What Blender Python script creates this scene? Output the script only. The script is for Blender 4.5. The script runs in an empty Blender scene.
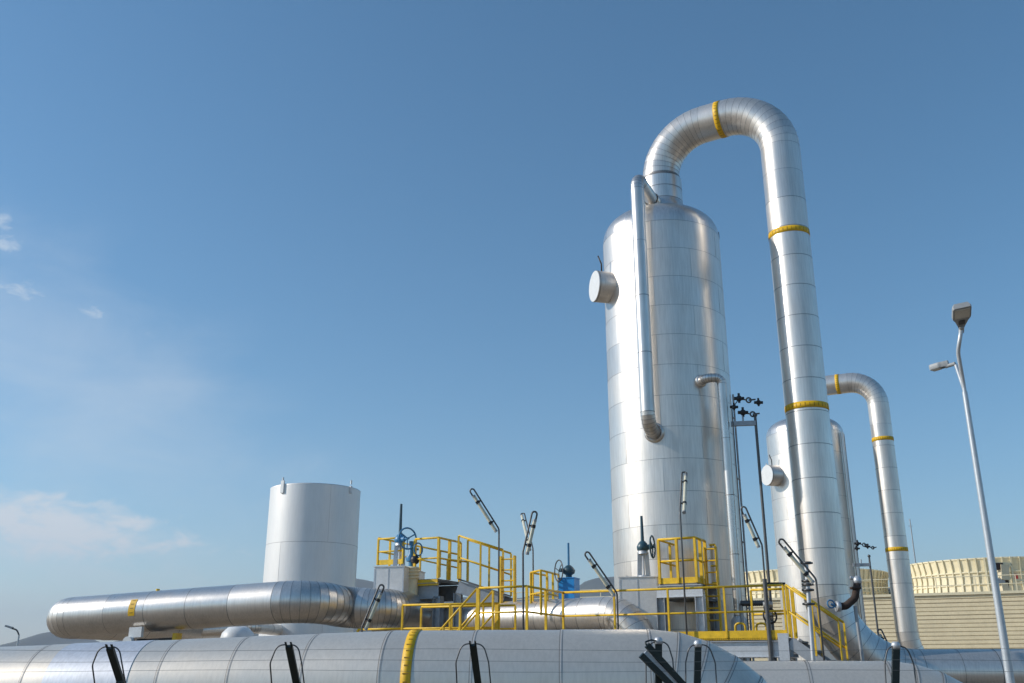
import bpy, math, random
from mathutils import Vector, Matrix
random.seed(7)
R = math.radians
S = bpy.context.scene
COL = S.collection

# ------------------------------------------------------------------ camera
F = 961.0; PITCH = math.atan((669 - 341.5) / F); CAMZ = 2.0
cp, sp = math.cos(PITCH), math.sin(PITCH)
cd = bpy.data.cameras.new('camera'); cam = bpy.data.objects.new('camera', cd); COL.objects.link(cam)
cam.location = (0, 0, CAMZ); cam.rotation_euler = (math.pi / 2 + PITCH, 0, 0)
cd.sensor_width = 36; cd.lens = F * 36 / 1024; cd.clip_start = 0.1; cd.clip_end = 20000
S.camera = cam

def at(px, py, Y):
    """world point on the photographed ray at forward distance Y (survey of the photo)"""
    v = Vector((px - 512, F * cp - (341.5 - py) * sp, F * sp + (341.5 - py) * cp))
    return Vector((0, 0, CAMZ)) + v * (Y / v.y)
def zat(py, Y): return at(512, py, Y).z
U = Vector((0.89, -0.456, 0)).normalized()      # plant axis, to the right and nearer
V = Vector((0.456, 0.89, 0)).normalized()       # plant axis, away
Z = Vector((0, 0, 1))

# ------------------------------------------------------------------ materials
def newmat(name):
    m = bpy.data.materials.new(name); m.use_nodes = True
    nt = m.node_tree; b = nt.nodes['Principled BSDF']
    return m, nt, b
def N(nt, t, **kw):
    n = nt.nodes.new(t)
    for k, v in kw.items(): setattr(n, k, v)
    return n
def noise(nt, scale, detail=4, coord='Object', stretch=None, rough=0.5):
    tc = N(nt, 'ShaderNodeTexCoord'); nz = N(nt, 'ShaderNodeTexNoise')
    nz.inputs['Scale'].default_value = scale; nz.inputs['Detail'].default_value = detail; nz.inputs['Roughness'].default_value = rough
    if stretch:
        mp = N(nt, 'ShaderNodeMapping'); mp.inputs['Scale'].default_value = stretch
        nt.links.new(tc.outputs[coord], mp.inputs['Vector']); nt.links.new(mp.outputs['Vector'], nz.inputs['Vector'])
    else: nt.links.new(tc.outputs[coord], nz.inputs['Vector'])
    return nz
def ramp(nt, src, a, b, p0=0.3, p1=0.7):
    r = N(nt, 'ShaderNodeMapRange'); r.inputs['From Min'].default_value = p0; r.inputs['From Max'].default_value = p1
    r.inputs['To Min'].default_value = a; r.inputs['To Max'].default_value = b
    nt.links.new(src, r.inputs['Value']); return r.outputs['Result']
def mth(nt, op, a, b):
    m = N(nt, 'ShaderNodeMath', operation=op)
    for i, x in enumerate((a, b)):
        if isinstance(x, (int, float)): m.inputs[i].default_value = x
        else: nt.links.new(x, m.inputs[i])
    return m.outputs[0]

def alu(name, col, rough, var=0.06, rvar=0.10, bump=0.05, bscale=1.2, metal=1.0, stain=0.15, streak=.90):
    """rolled aluminium cladding: every sheet (mesh island) a little different, cloudy stains, slight oil-canning"""
    m, nt, b = newmat(name)
    geo = N(nt, 'ShaderNodeNewGeometry'); isl = geo.outputs['Random Per Island']
    n1 = noise(nt, 1.7, 6, stretch=(1, 1, .45), rough=.6); n2 = noise(nt, 26, 3, stretch=(1, 1, .06)); n3 = noise(nt, bscale, 2)
    val = mth(nt, 'ADD', mth(nt, 'MULTIPLY', isl, var), 1 - var / 2)
    val = mth(nt, 'MULTIPLY', val, ramp(nt, n1.outputs['Fac'], 1 - stain, 1.0, .3, .62))
    val = mth(nt, 'MULTIPLY', val, ramp(nt, n2.outputs['Fac'], streak, 1.03, .35, .65))
    mx = N(nt, 'ShaderNodeVectorMath', operation='SCALE'); mx.inputs[0].default_value = col
    nt.links.new(val, mx.inputs['Scale']); nt.links.new(mx.outputs[0], b.inputs['Base Color'])
    rg = mth(nt, 'ADD', mth(nt, 'MULTIPLY', isl, rvar), rough - rvar / 2)
    rg = mth(nt, 'ADD', rg, ramp(nt, n1.outputs['Fac'], .05, -.03, .3, .7))
    nt.links.new(rg, b.inputs['Roughness'])
    b.inputs['Metallic'].default_value = metal
    bp = N(nt, 'ShaderNodeBump'); bp.inputs['Strength'].default_value = bump; bp.inputs['Distance'].default_value = 0.25
    nt.links.new(n3.outputs['Fac'], bp.inputs['Height']); nt.links.new(bp.outputs[0], b.inputs['Normal'])
    return m
def paint(name, col, rough=0.45, metal=0.0, wear=0.18, scale=6):
    m, nt, b = newmat(name)
    n1 = noise(nt, scale, 6, rough=.65); n2 = noise(nt, scale * 7, 3)
    f = mth(nt, 'MULTIPLY', ramp(nt, n1.outputs['Fac'], 1 - wear, 1.05), ramp(nt, n2.outputs['Fac'], .93, 1.04))
    mx = N(nt, 'ShaderNodeVectorMath', operation='SCALE'); mx.inputs[0].default_value = col
    nt.links.new(f, mx.inputs['Scale']); nt.links.new(mx.outputs[0], b.inputs['Base Color'])
    nt.links.new(ramp(nt, n1.outputs['Fac'], rough + .12, rough - .05), b.inputs['Roughness'])
    b.inputs['Metallic'].default_value = metal
    return m

M = {}
M['alu'] = alu('aluminium_cladding', (.82, .76, .69), .35, var=.06, stain=.10, bump=.028, metal=.76)
M['alu_bright'] = alu('bright_aluminium', (.80, .76, .71), .31, bump=.025, metal=.85)
M['alu_fore'] = alu('stucco_aluminium', (.74, .675, .585), .38, var=.08, bump=.022, stain=.09, streak=.95, metal=.56)
M['alu_white'] = alu('sky_toned_aluminium', (.70, .71, .74), .42, var=.02, bump=.02, metal=.5)  # separate panel; mirrored sky is put into its pale bluish colour
M['alu_left'] = alu('weathered_aluminium', (.78, .73, .67), .34, var=.10, bump=.03, metal=.85)
M['tank'] = alu('tank_aluminium', (.82, .80, .77), .45, metal=.34, stain=.05, streak=.985, var=.02, rvar=.02, bump=.03, bscale=.7)
M['seam'] = paint('lap_seam', (.30, .29, .28), .5, .8)
M['lapbright'] = paint('bright_lap_edge', (.74, .70, .64), .4, .35)
M['galv'] = paint('galvanised_steel', (.42, .44, .46), .48, .55)
M['galvlight'] = paint('pale_galvanised_steel', (.62, .64, .66), .45, .5)
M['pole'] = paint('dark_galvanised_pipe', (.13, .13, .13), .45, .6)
M['yellow'] = paint('yellow_enamel', (.92, .57, .02), .42, 0, .32)
M['strap'] = paint('yellow_tape', (.88, .51, .006), .5, 0, .15)
M['mark'] = paint('dark_print', (.36, .20, .01), .6)
M['blue'] = paint('blue_enamel', (.05, .22, .42), .38)
M['bluegrey'] = paint('dark_teal_enamel', (.035, .09, .12), .4)
M['bluebox'] = paint('bright_blue_enamel', (.015, .25, .62), .35)
M['black'] = paint('black_iron', (.018, .018, .02), .45)
M['green'] = paint('dark_green_coating', (.008, .018, .016), .4)
M['wire'] = paint('galvanised_wire', (.22, .22, .21), .5, .5)
M['cream'] = paint('cream_diffuser', (.72, .68, .52), .3)
M['white'] = paint('white_paint', (.76, .77, .76), .4, 0, .08)
M['rust'] = paint('rusty_pipe', (.055, .035, .026), .85)
M['grate'] = paint('steel_grating', (.16, .16, .16), .6, .4)
M['lamp'] = paint('lamp_grey', (.38, .39, .39), .45)
M['glass'] = paint('lamp_lens', (.72, .68, .60), .2)
M['lampole'] = paint('pale_grey_pole', (.55, .58, .60), .35, .35, .08, 2)
M['beige'] = paint('beige_sheet', (.88, .74, .48), .5, 0, .12, 1.5)
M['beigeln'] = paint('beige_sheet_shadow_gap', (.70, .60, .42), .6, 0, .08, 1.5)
M['stack'] = paint('cream_fibreglass', (.86, .76, .52), .5, 0, .12, .8)
M['red'] = paint('red_sign_paint', (.45, .05, .04), .5)
M['concrete'] = paint('concrete', (.36, .34, .31), .8, 0, .2, 2)
M['duct'] = paint('grey_cladding_sheet', (.78, .76, .73), .42, .3, .07, 2)

# ------------------------------------------------------------------ mesh builder
class MB:
    def __init__(s): s.v = []; s.f = []; s.mi = []; s.sm = []
    def face(s, idx, mi=0, sm=False): s.f.append(idx); s.mi.append(mi); s.sm.append(sm)
    def ring(s, c, a, b, r, n):
        i0 = len(s.v)
        for k in range(n):
            t = 2 * math.pi * k / n
            s.v.append(c + a * (r * math.cos(t)) + b * (r * math.sin(t)))
        return list(range(i0, i0 + n))
    def bridge(s, A, B, mi=0, sm=True):
        n = len(A)
        for k in range(n): s.face((A[k], A[(k + 1) % n], B[(k + 1) % n], B[k]), mi, sm)
    @staticmethod
    def frame(t):
        t = t.normalized(); ref = Z if abs(t.z) < .95 else Vector((1, 0, 0))
        a = ref.cross(t).normalized(); return a, t.cross(a)
    def tube(s, p0, p1, r, n=10, r2=None, mi=0, cap=True):
        p0, p1 = Vector(p0), Vector(p1); a, b = s.frame(p1 - p0)
        A = s.ring(p0, a, b, r, n); B = s.ring(p1, a, b, r if r2 is None else r2, n)
        s.bridge(A, B, mi)
        if cap:
            C = s.ring(p0, a, b, r, n); D = s.ring(p1, a, b, r if r2 is None else r2, n)
            s.face(C[::-1], mi); s.face(D, mi)
        return s
    def frames(s, rows):
        a = None; out = []
        for c, t in rows:
            t = t.normalized()
            if a is None: a, b = s.frame(t)
            else:
                a = (a - t * a.dot(t)).normalized(); b = t.cross(a)
            out.append((c, t, a, b))
        return out
    def pipe(s, pts, r, fil=0.0, n=10, mi=0, cap=True, steps=5):
        rows = [x[:2] for x in fillet(pts, fil, steps)]
        fr = s.frames(rows); prev = None
        for i, (c, t, a, b) in enumerate(fr):
            A = s.ring(c, a, b, r, n)
            if prev: s.bridge(prev, A, mi)
            elif cap: s.face(A[::-1], mi)
            prev = A
        if cap: s.face(prev, mi)
        return s
    def box(s, c, hx, hy, hz, mi=0):
        """hx,hy,hz: half-extent vectors"""
        c = Vector(c); P = [c + hx * i + hy * j + hz * k for k in (-1, 1) for j in (-1, 1) for i in (-1, 1)]
        i0 = len(s.v); s.v += P
        for q in ((0, 2, 3, 1), (4, 5, 7, 6), (0, 1, 5, 4), (2, 6, 7, 3), (0, 4, 6, 2), (1, 3, 7, 5)):
            s.face(tuple(i0 + k for k in q), mi)
        return s
    def beam(s, p0, p1, w, h, up=Z, mi=0):
        p0, p1 = Vector(p0), Vector(p1); d = p1 - p0; t = d.normalized()
        side = t.cross(up)
        if side.length < 1e-3: side = Vector((1, 0, 0))
        side.normalize(); u2 = side.cross(t).normalized()
        return s.box((p0 + p1) / 2, d / 2, side * (w / 2), u2 * (h / 2), mi)
    def ibeam(s, p0, p1, w, h, up=Z, tf=.014, mi=0):
        p0, p1 = Vector(p0), Vector(p1); t = (p1 - p0).normalized(); side = t.cross(up)
        if side.length < 1e-3: side = Vector((1, 0, 0))
        side.normalize(); u2 = side.cross(t).normalized()
        for sg in (-1, 1): s.beam(p0 + u2 * sg * (h / 2 - tf / 2), p1 + u2 * sg * (h / 2 - tf / 2), w, tf, u2, mi)
        s.beam(p0, p1, tf, h - 2 * tf, u2, mi); return s
    def torus(s, c, nrm, Rr, r, n=28, m=8, mi=0):
        c = Vector(c); a, b = s.frame(Vector(nrm)); nn = Vector(nrm).normalized(); prev = None; first = None
        for k in range(n):
            t = 2 * math.pi * k / n; d = a * math.cos(t) + b * math.sin(t)
            A = s.ring(c + d * Rr, d, nn, r, m)
            if prev: s.bridge(prev, A, mi)
            else: first = A
            prev = A
        s.bridge(prev, first, mi); return s
    def lathe(s, c, prof, n=48, mi=0, axis=Z, sm=True, capb=False, capt=False):
        c = Vector(c); a, b = s.frame(Vector(axis)); ax = Vector(axis).normalized(); prev = None
        for r, z in prof:
            A = s.ring(c + ax * z, a, b, max(r, 1e-4), n)
            if prev: s.bridge(prev, A, mi, sm)
            elif capb: s.face(A[::-1], mi)
            prev = A
        if capt: s.face(prev, mi)
        return s
    def ball(s, c, r, n=14, m=8, mi=0, sq=1.0):
        return s.lathe(c, [(r * math.sin(math.pi * k / m), -r * sq * math.cos(math.pi * k / m)) for k in range(m + 1)], n, mi)
    def build(s, name, mats, parent=None, loc=None):
        org = Vector(loc) if loc is not None else (ORG[parent] if parent is not None else Vector((0, 0, 0)))
        me = bpy.data.meshes.new(name)
        me.from_pydata([tuple(v - org) for v in s.v], [], s.f)
        mats = mats if isinstance(mats, (list, tuple)) else [mats]
        for m in mats: me.materials.append(M[m])
        me.polygons.foreach_set('material_index', s.mi); me.polygons.foreach_set('use_smooth', s.sm)
        me.update()
        o = bpy.data.objects.new(name, me); COL.objects.link(o)
        if parent is not None: o.parent = parent
        else: o.location = org
        ORG[o] = org
        return o
ORG = {}
def fillet(pts, fil, steps=5):
    """rows (centre, tangent, kind) along a polyline with rounded corners"""
    pts = [Vector(p) for p in pts]; n = len(pts)
    fl = fil if isinstance(fil, (list, tuple)) else [fil] * (n - 2)
    rows = [(pts[0], (pts[1] - pts[0]).normalized(), 's')]
    for i in range(1, n - 1):
        d0 = (pts[i] - pts[i - 1]).normalized(); d1 = (pts[i + 1] - pts[i]).normalized()
        ang = d0.angle(d1); r = fl[i - 1]
        if ang < 1e-3: continue
        if r <= 0:
            rows.append((pts[i], (d0 + d1).normalized(), 'c')); continue
        tl = r * math.tan(ang / 2); tl = min(tl, (pts[i] - pts[i - 1]).length * .98, (pts[i + 1] - pts[i]).length * .98)
        r = tl / math.tan(ang / 2)
        p0 = pts[i] - d0 * tl; ax = d0.cross(d1).normalized(); nrm = ax.cross(d0).normalized(); cc = p0 + nrm * r
        for k in range(steps + 1):
            q = Matrix.Rotation(ang * k / steps, 3, ax)
            rows.append((cc + q @ (p0 - cc), q @ d0, 'a' if k else 'a0'))
    rows.append((pts[-1], (pts[-1] - pts[-2]).normalized(), 's'))
    return rows
def clad(pts, r, fil, panel=1.0, gores=8, n=44, lap=.004, seam=.010, mb=None, caps=True, gseam=.006, phase=0.0, dbl=0.0):
    """insulated pipe: every sheet and every elbow gore is its own lapped piece; slot 0 sheet, slot 1 seam"""
    mb = mb or MB()
    raw = fillet(pts, fil, gores); rows = [raw[0]]
    for x in raw[1:]:
        c0, t0, k0 = rows[-1]; L = (x[0] - c0).length
        if x[2] in ('s', 'a0', 'c') and L > panel * 1.3:
            m = max(1, round(L / panel))
            for j in range(1, m):
                rows.append((c0.lerp(x[0], (j + phase * (m > 2)) / m), (x[0] - c0).normalized(), 's'))
        if L > 1e-4: rows.append(x)
    fr = mb.frames([x[:2] for x in rows]); kinds = [x[2] for x in rows]
    for i in range(len(fr) - 1):
        c0, t0, a0, b0 = fr[i]; c1, t1, a1, b1 = fr[i + 1]
        A = mb.ring(c0, a0, b0, r + lap, n); B = mb.ring(c1, a1, b1, r, n); mb.bridge(A, B, 0)
        w = gseam if kinds[i] == 'a' or kinds[i + 1] == 'a' else seam
        if w > 0 and dbl:
            for o_, w_, m_ in ((-dbl, .0035, 1), (dbl, .0035, 1), (0, .005, 2)):
                P = mb.ring(c1 + t1 * (o_ - w_), a1, b1, r + lap + .002, n); Q = mb.ring(c1 + t1 * (o_ + w_), a1, b1, r + lap + .002, n); mb.bridge(P, Q, m_)
        elif w > 0:
            P = mb.ring(c1 - t1 * w, a1, b1, r + lap + .002, n); Q = mb.ring(c1 + t1 * w, a1, b1, r + lap + .002, n); mb.bridge(P, Q, 1)
    if caps:
        for (c, t, a, b), sg in ((fr[0], -1), (fr[-1], 1)):
            A = mb.ring(c, a, b, r + lap, n); mb.face(A[::-1] if sg < 0 else A, 0)
    return mb
def strap(c, axis, r, w, n=44, ticks=30):
    mb = MB(); ax = Vector(axis).normalized(); c = Vector(c); a, b = MB.frame(ax)
    A = [mb.ring(c - ax * w / 2, a, b, r + .001, n), mb.ring(c - ax * w / 2, a, b, r + .005, n), mb.ring(c + ax * w / 2, a, b, r + .005, n), mb.ring(c + ax * w / 2, a, b, r + .001, n)]
    for i in range(3): mb.bridge(A[i], A[i + 1], 0)
    for k in range(0, ticks, 1):
        t = 2 * math.pi * (k + .3) / ticks; d = a * math.cos(t) + b * math.sin(t); e = -a * math.sin(t) + b * math.cos(t)
        mb.box(c + d * (r + .0055), ax * w * (.22 if k % 2 else .30), e * .008, d * .0025, 1)
    return mb

def tag(o, label=None, cat=None, group=None, kind=None):
    if label: o['label'] = label
    if cat: o['category'] = cat
    if group: o['group'] = group
    if kind: o['kind'] = kind
    return o
def thing(name, loc, label, cat, group=None):
    o = bpy.data.objects.new(name, None); COL.objects.link(o); o.location = loc; o.empty_display_size = .2
    ORG[o] = Vector(loc); return tag(o, label, cat, group)
def g0(p): return Vector((p[0], p[1], 0))

# ------------------------------------------------------------------ setting: ground, hills
def grid_sheet(name, x0, x1, y0, y1, z, nx, ny):
    mb = MB()
    for j in range(ny + 1):
        for i in range(nx + 1): mb.v.append(Vector((x0 + (x1 - x0) * i / nx, y0 + (y1 - y0) * j / ny, z)))
    for j in range(ny):
        for i in range(nx):
            a = j * (nx + 1) + i; mb.face((a, a + 1, a + nx + 2, a + nx + 1))
    return mb
m, nt, b = newmat('dry_ground')
n1 = noise(nt, .02, 8); n2 = noise(nt, 3, 6)
cr = N(nt, 'ShaderNodeValToRGB'); nt.links.new(mth(nt, 'ADD', mth(nt, 'MULTIPLY', n1.outputs['Fac'], .6), mth(nt, 'MULTIPLY', n2.outputs['Fac'], .4)), cr.inputs['Fac'])
cr.color_ramp.elements[0].position = .35; cr.color_ramp.elements[0].color = (.15, .115, .08, 1)
cr.color_ramp.elements[1].position = .66; cr.color_ramp.elements[1].color = (.27, .215, .155, 1)
nt.links.new(cr.outputs[0], b.inputs['Base Color']); b.inputs['Roughness'].default_value = .95
bp = N(nt, 'ShaderNodeBump'); bp.inputs['Strength'].default_value = .4; nt.links.new(n2.outputs['Fac'], bp.inputs['Height']); nt.links.new(bp.outputs[0], b.inputs['Normal'])
M['ground'] = m
tag(grid_sheet('ground', -7000, 7000, -7000, 7000, 0, 8, 8).build('ground', 'ground'), kind='structure')
m, nt, b = newmat('scrub_hillside')
n1 = noise(nt, .012, 8, rough=.7); cr = N(nt, 'ShaderNodeValToRGB'); nt.links.new(n1.outputs['Fac'], cr.inputs['Fac'])
cr.color_ramp.elements[0].position = .4; cr.color_ramp.elements[0].color = (.02, .03, .018, 1)
cr.color_ramp.elements[1].position = .65; cr.color_ramp.elements[1].color = (.06, .065, .04, 1)
nt.links.new(cr.outputs[0], b.inputs['Base Color']); b.inputs['Roughness'].default_value = 1
M['hill'] = m
HY = 3000.0
ridge = [(-500, 640), (-250, 655), (-60, 650), (0, 652), (30, 641), (44, 632), (54, 630), (62, 634), (75, 642), (100, 645), (140, 636), (200, 612), (260, 590), (320, 577), (345, 577.5), (356, 579), (372, 582), (405, 592), (440, 597), (520, 598), (550, 591.5), (577, 588), (588, 581), (598, 578), (612, 577), (640, 574), (680, 577), (720, 588), (770, 597), (820, 594), (862, 586), (880, 584), (920, 590), (980, 602), (1060, 612), (1200, 600), (1400, 640), (1600, 655)]
def ridge_z(px):
    for (x0, y0), (x1, y1) in zip(ridge, ridge[1:]):
        if x0 <= px <= x1:
            t = (px - x0) / (x1 - x0); t = t * t * (3 - 2 * t) * .5 + t * .5
            return zat(y0 + (y1 - y0) * t, HY)
    return 4
mb = MB(); cols = 340; prof = [(-900, 0), (-650, .15), (-420, .42), (-200, .75), (-60, .96), (0, 1), (150, .93), (450, .6), (900, -.02)]
from mathutils import noise as mnoise
for i in range(cols + 1):
    px = -490 + 2080 * i / cols; x = (px - 512) / F * (HY * cp)
    for dy, k in prof:
        zz = ridge_z(px) * max(k, 0)
        zz += (mnoise.noise(Vector((x / 160, dy / 160, 3))) * 13 + mnoise.noise(Vector((x / 50, dy / 60, 9))) * 4) * (0.15 if dy == 0 else min(1, max(k, 0) * 1.2))
        mb.v.append(Vector((x, HY + dy, zz if k > 0 else -2)))
np_ = len(prof)
for i in range(cols):
    for j in range(np_ - 1):
        a = i * np_ + j; mb.face((a, a + np_, a + np_ + 1, a + 1), 0, True)
tag(mb.build('hills', 'hill'), kind='structure')

# ------------------------------------------------------------------ vessels
def panel_shell(mb, c, r, z0, z1, ph, sectors=5, n=60, lap=.004, twist=0.0, seam=.006):
    """stack of rolled sheets; each sheet its own piece, with lapped ring seams and staggered vertical laps"""
    c = Vector(c); nb = max(1, round((z1 - z0) / ph)); h = (z1 - z0) / nb; per = n // sectors
    for k in range(nb):
        a0 = twist + (k % 2) * math.pi / sectors
        for s_ in range(sectors):
            i0 = len(mb.v)
            for j in range(per + 1):
                t = a0 + 2 * math.pi * (s_ * per + j) / n; d = Vector((math.cos(t), math.sin(t), 0))
                mb.v.append(c + d * r + Z * (z0 + k * h)); mb.v.append(c + d * (r + lap) + Z * (z0 + (k + 1) * h))
            for j in range(per):
                q = i0 + 2 * j; mb.face((q, q + 2, q + 3, q + 1), 0, True)
            t = a0 + 2 * math.pi * s_ * per / n; d = Vector((math.cos(t), math.sin(t), 0)); e = Vector((-d.y, d.x, 0))
            mb.box(c + d * (r + .0035) + Z * (z0 + (k + .5) * h), e * .0016, d * .0025, Z * (h / 2 - .012), 1)
        A = mb.ring(c + Z * (z0 + (k + 1) * h - seam), Vector((1, 0, 0)), Vector((0, 1, 0)), r + lap + .003, n)
        B = mb.ring(c + Z * (z0 + (k + 1) * h + seam), Vector((1, 0, 0)), Vector((0, 1, 0)), r + lap + .003, n)
        mb.bridge(A, B, 1)
def dome(mb, c, r, z0, h, r_top, n=60, sectors=24):
    c = Vector(c); steps = 12; per = max(1, n // sectors)
    e1 = math.acos(min(1, r_top / r) ** (1 / .74))
    for s_ in range(sectors):
        i0 = len(mb.v)
        for j in range(per + 1):
            t = 2 * math.pi * (s_ * per + j) / (sectors * per); d = Vector((math.cos(t), math.sin(t), 0))
            for k in range(steps + 1):
                e = e1 * k / steps; mb.v.append(c + d * (r * math.cos(e) ** .74) + Z * (z0 + h * math.sin(e) ** .86))
        for j in range(per):
            for k in range(steps):
                a = i0 + j * (steps + 1) + k; mb.face((a, a + steps + 1, a + steps + 2, a + 1), 0, True)
    return z0 + h * math.sin(e1) ** .86

def vessel(name, cx, Y, r, z_sh, dome_h, neck_r, neck_top, label, man_th, man_z, man_r, man_len, ph, neck_off=0.0):
    c = Vector((cx, Y, 0)); t = thing(name, c, label, 'pressure vessel', 'insulated separator vessels')
    mb = MB(); panel_shell(mb, c, r, .35, z_sh, ph, seam=.0045); mb.build('shell', ['alu', 'seam'], t)
    mb = MB(); zt = dome(mb, c, r + .002, z_sh, dome_h, neck_r * 1.25); hd = mb.build('top_head', ['alu_bright'], t)
    nc, c = c, c + Vector((neck_off, 0, 0)); mb = MB(); mb.lathe(c, [(neck_r * 1.30, zt - .3), (neck_r * 1.28, zt + .06), (neck_r * 1.07, zt + .30), (neck_r * 1.03, zt + .42)], 44)
    mb.lathe(c, [(neck_r * 1.03, zt + .42), (neck_r * 1.03, neck_top - .09)], 44)
    mb.lathe(c, [(neck_r * 1.03, neck_top - .09), (neck_r * .97, neck_top - .09), (neck_r * .97, neck_top)], 44, 1)
    for zz in (zt + .40, (zt + .42 + neck_top - .09) / 2):
        mb.lathe(c, [(neck_r * 1.03 + .006, zz - .01), (neck_r * 1.03 + .006, zz + .01)], 44, 1)
    mb.build('outlet_neck', ['alu_bright', 'seam'], t); c = nc
    mb = MB(); mb.lathe(c, [(r * .98, 0), (r * .98, .36)], 60); mb.lathe(c, [(r * 1.06, .0), (r * 1.06, .06), (r * .98, .06)], 60); mb.build('skirt', 'concrete', t)
    d = Vector((math.sin(R(man_th)), -math.cos(R(man_th)), 0)); side = d.cross(Z)
    p = c + Z * man_z
    mb = MB(); mb.lathe(p, [(man_r, r * .86), (man_r, r + man_len - .012), (man_r * .985, r + man_len)], 40, 0, d)
    mb.lathe(p, [(man_r + .006, r + man_len - .05), (man_r + .006, r + man_len - .03)], 40, 1, d)
    mh = mb.build('manhole', ['alu', 'seam'], t)
    mb = MB(); mb.lathe(p, [(1e-4, r + man_len + .004), (man_r * .985, r + man_len + .002)], 40, 0, d); mb.build('cover', 'white', mh)
    mb = MB()
    q = p + d * (r + man_len * .55) + Z * man_r
    mb.pipe([q - side * .12 + Z * -.05, q - side * .12 + Z * .22, q - side * .12 + d * .10 + Z * .46], .022, .08, 8)
    mb.build('davit', 'black', mh)
    mb = MB(); mb.tube(q + side * .22 - Z * .06, q + side * .30 + Z * .14, .025, 8); mb.build('hinge', 'galv', mh)
    return t, zt

V1 = Vector(((669.0 - 512) / F * 1.0365 * 26.5, 26.5, 0)); RV1 = 1.73
R1 = Vector((7.79, 24.62, 0)); RR1 = .553
zsh1 = zat(245, 26.5)
v1, zt1 = vessel('pressure_vessel', V1.x, V1.y, RV1, zsh1, .98, .60, zsh1 + 2.20,
                 'tallest shiny clad vessel, with a side pipe on its front and a round manhole left', -75, zat(287, 26.0), .46, .44, .88, .12)
V2 = Vector(((805.7 - 512) / F * 1.018 * 43.5, 43.5, 0)); RV2 = 1.72
R2 = Vector((16.54, 42.0, 0)); RR2 = .455
zsh2 = zat(437, 43.5)
v2, zt2 = vessel('pressure_vessel', V2.x, V2.y, RV2, zsh2, .85, .47, zsh2 + 1.45,
                 'smaller shiny vessel farther back, half hidden behind the tall descending pipe', -70, zat(472, 42), .46, .52, .95)

# conduits and band clips down the vessels
def conduit(root, c, r, th, z0, z1, rad=.03, n=2, gap=.11, mat='galv'):
    for k in range(n):
        d = Vector((math.sin(R(th) + k * gap / r), -math.cos(R(th) + k * gap / r), 0)); p = c + d * (r + rad + .03)
        mb = MB(); mb.tube(p + Z * z0, p + Z * z1, rad, 8)
        zz = z0 + .8
        while zz < z1: mb.box(p + Z * zz - d * .02, d * .03, d.cross(Z) * .05, Z * .02); zz += 1.7
        mb.build('conduit', mat, root)
conduit(v1, V1, RV1, 72, 1.0, zat(395, 26), .028, 1)
conduit(v2, V2, RV2, 45, 1.0, zsh2 - .1, .07, 1, mat='alu_bright')
conduit(v2, V2, RV2, 55, 1.0, zsh2 - .1, .035, 1, mat='galvlight')
mb = MB(); d = Vector((math.sin(R(80)), -math.cos(R(80)), 0)); mb.box(V1 + d * (RV1 - .05) + Z * (zsh1 + .16), d * .06, d.cross(Z) * .05, Z * .10); mb.build('lifting_lug', 'black', v1)
for px, py in ((827, 528), (829, 557)):
    p = at(px, py, 42.0); mb = MB(); mb.box(p, Vector((.13, 0, 0)), Vector((0, .06, 0)), Z * .04); mb.ball(p + Vector((.12, -.05, .05)), .06)
    mb.build('name_bracket', 'galv', v2)

def riser(name, c0, c1, r, zneck, ztop, tail, label, bands, fil, gores, panel):
    top0 = Vector((c0.x, c0.y, ztop)); top1 = Vector((c1.x, c1.y, ztop))
    pts = [Vector((c0.x, c0.y, zneck)), top0, top1] + tail
    t = thing(name, g0(c1), label, 'pipe', 'overhead pipes bending down from the vessels')
    fl = [fil, fil] + [2.05] * (len(tail) - 1)
    mb = clad(pts, r, fl, panel, gores, 44, gseam=.004, seam=.008); mb.build('pipe_cladding', ['alu', 'seam'], t)
    for kind, val in bands:
        if kind == 'z': strap(Vector((c1.x, c1.y, val)), Z, r + .004, .17).build('yellow_strap', ['strap', 'mark'], t)
        else: strap(top0.lerp(top1, val), top1 - top0, r + .004, .17).build('yellow_strap', ['strap', 'mark'], t)
    return t
ztop1 = zat(102, 25.4) - RR1 * 1.03
zlow1 = zat(649, 24.3) - RR1
r1 = riser('overhead_pipe', V1 + Vector((.12, 0, 0)), R1, RR1, zsh1 + 2.20, ztop1,
           [Vector((R1.x, R1.y, zlow1)), Vector((R1.x + 9, R1.y - .6, zlow1)), Vector((40, 23.6, zlow1))],
           'large shiny pipe arching from the tallest vessel and coming down beside it, with yellow straps',
           [('h', .55), ('z', zat(236, 24.6)), ('z', zat(409, 24.6))], 1.55, 12, .9)
for k in (1.0, 4.6):
    x = R1.x + 2.6 + k; mb = MB(); p = Vector((x, R1.y - .3, 0)); mb.box(p + Z * ((zlow1 - RR1) / 2 - .02), Vector((.15, 0, 0)), Vector((0, .3, 0)), Z * ((zlow1 - RR1) / 2)); mb.build('saddle', 'concrete', r1)
ztop2 = zat(374, 42.6) - RR2
r2 = riser('overhead_pipe', V2, R2, RR2, zsh2 + 1.45, ztop2, [Vector((R2.x, R2.y, 1.4)), Vector((R2.x + 8, R2.y + 1, 1.4))],
           'thinner shiny pipe bending over from the farther vessel, right of the other overhead pipe', [('h', .52), ('z', zat(440, 42)), ('z', zat(550, 42))], 1.15, 10, .95)

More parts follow.
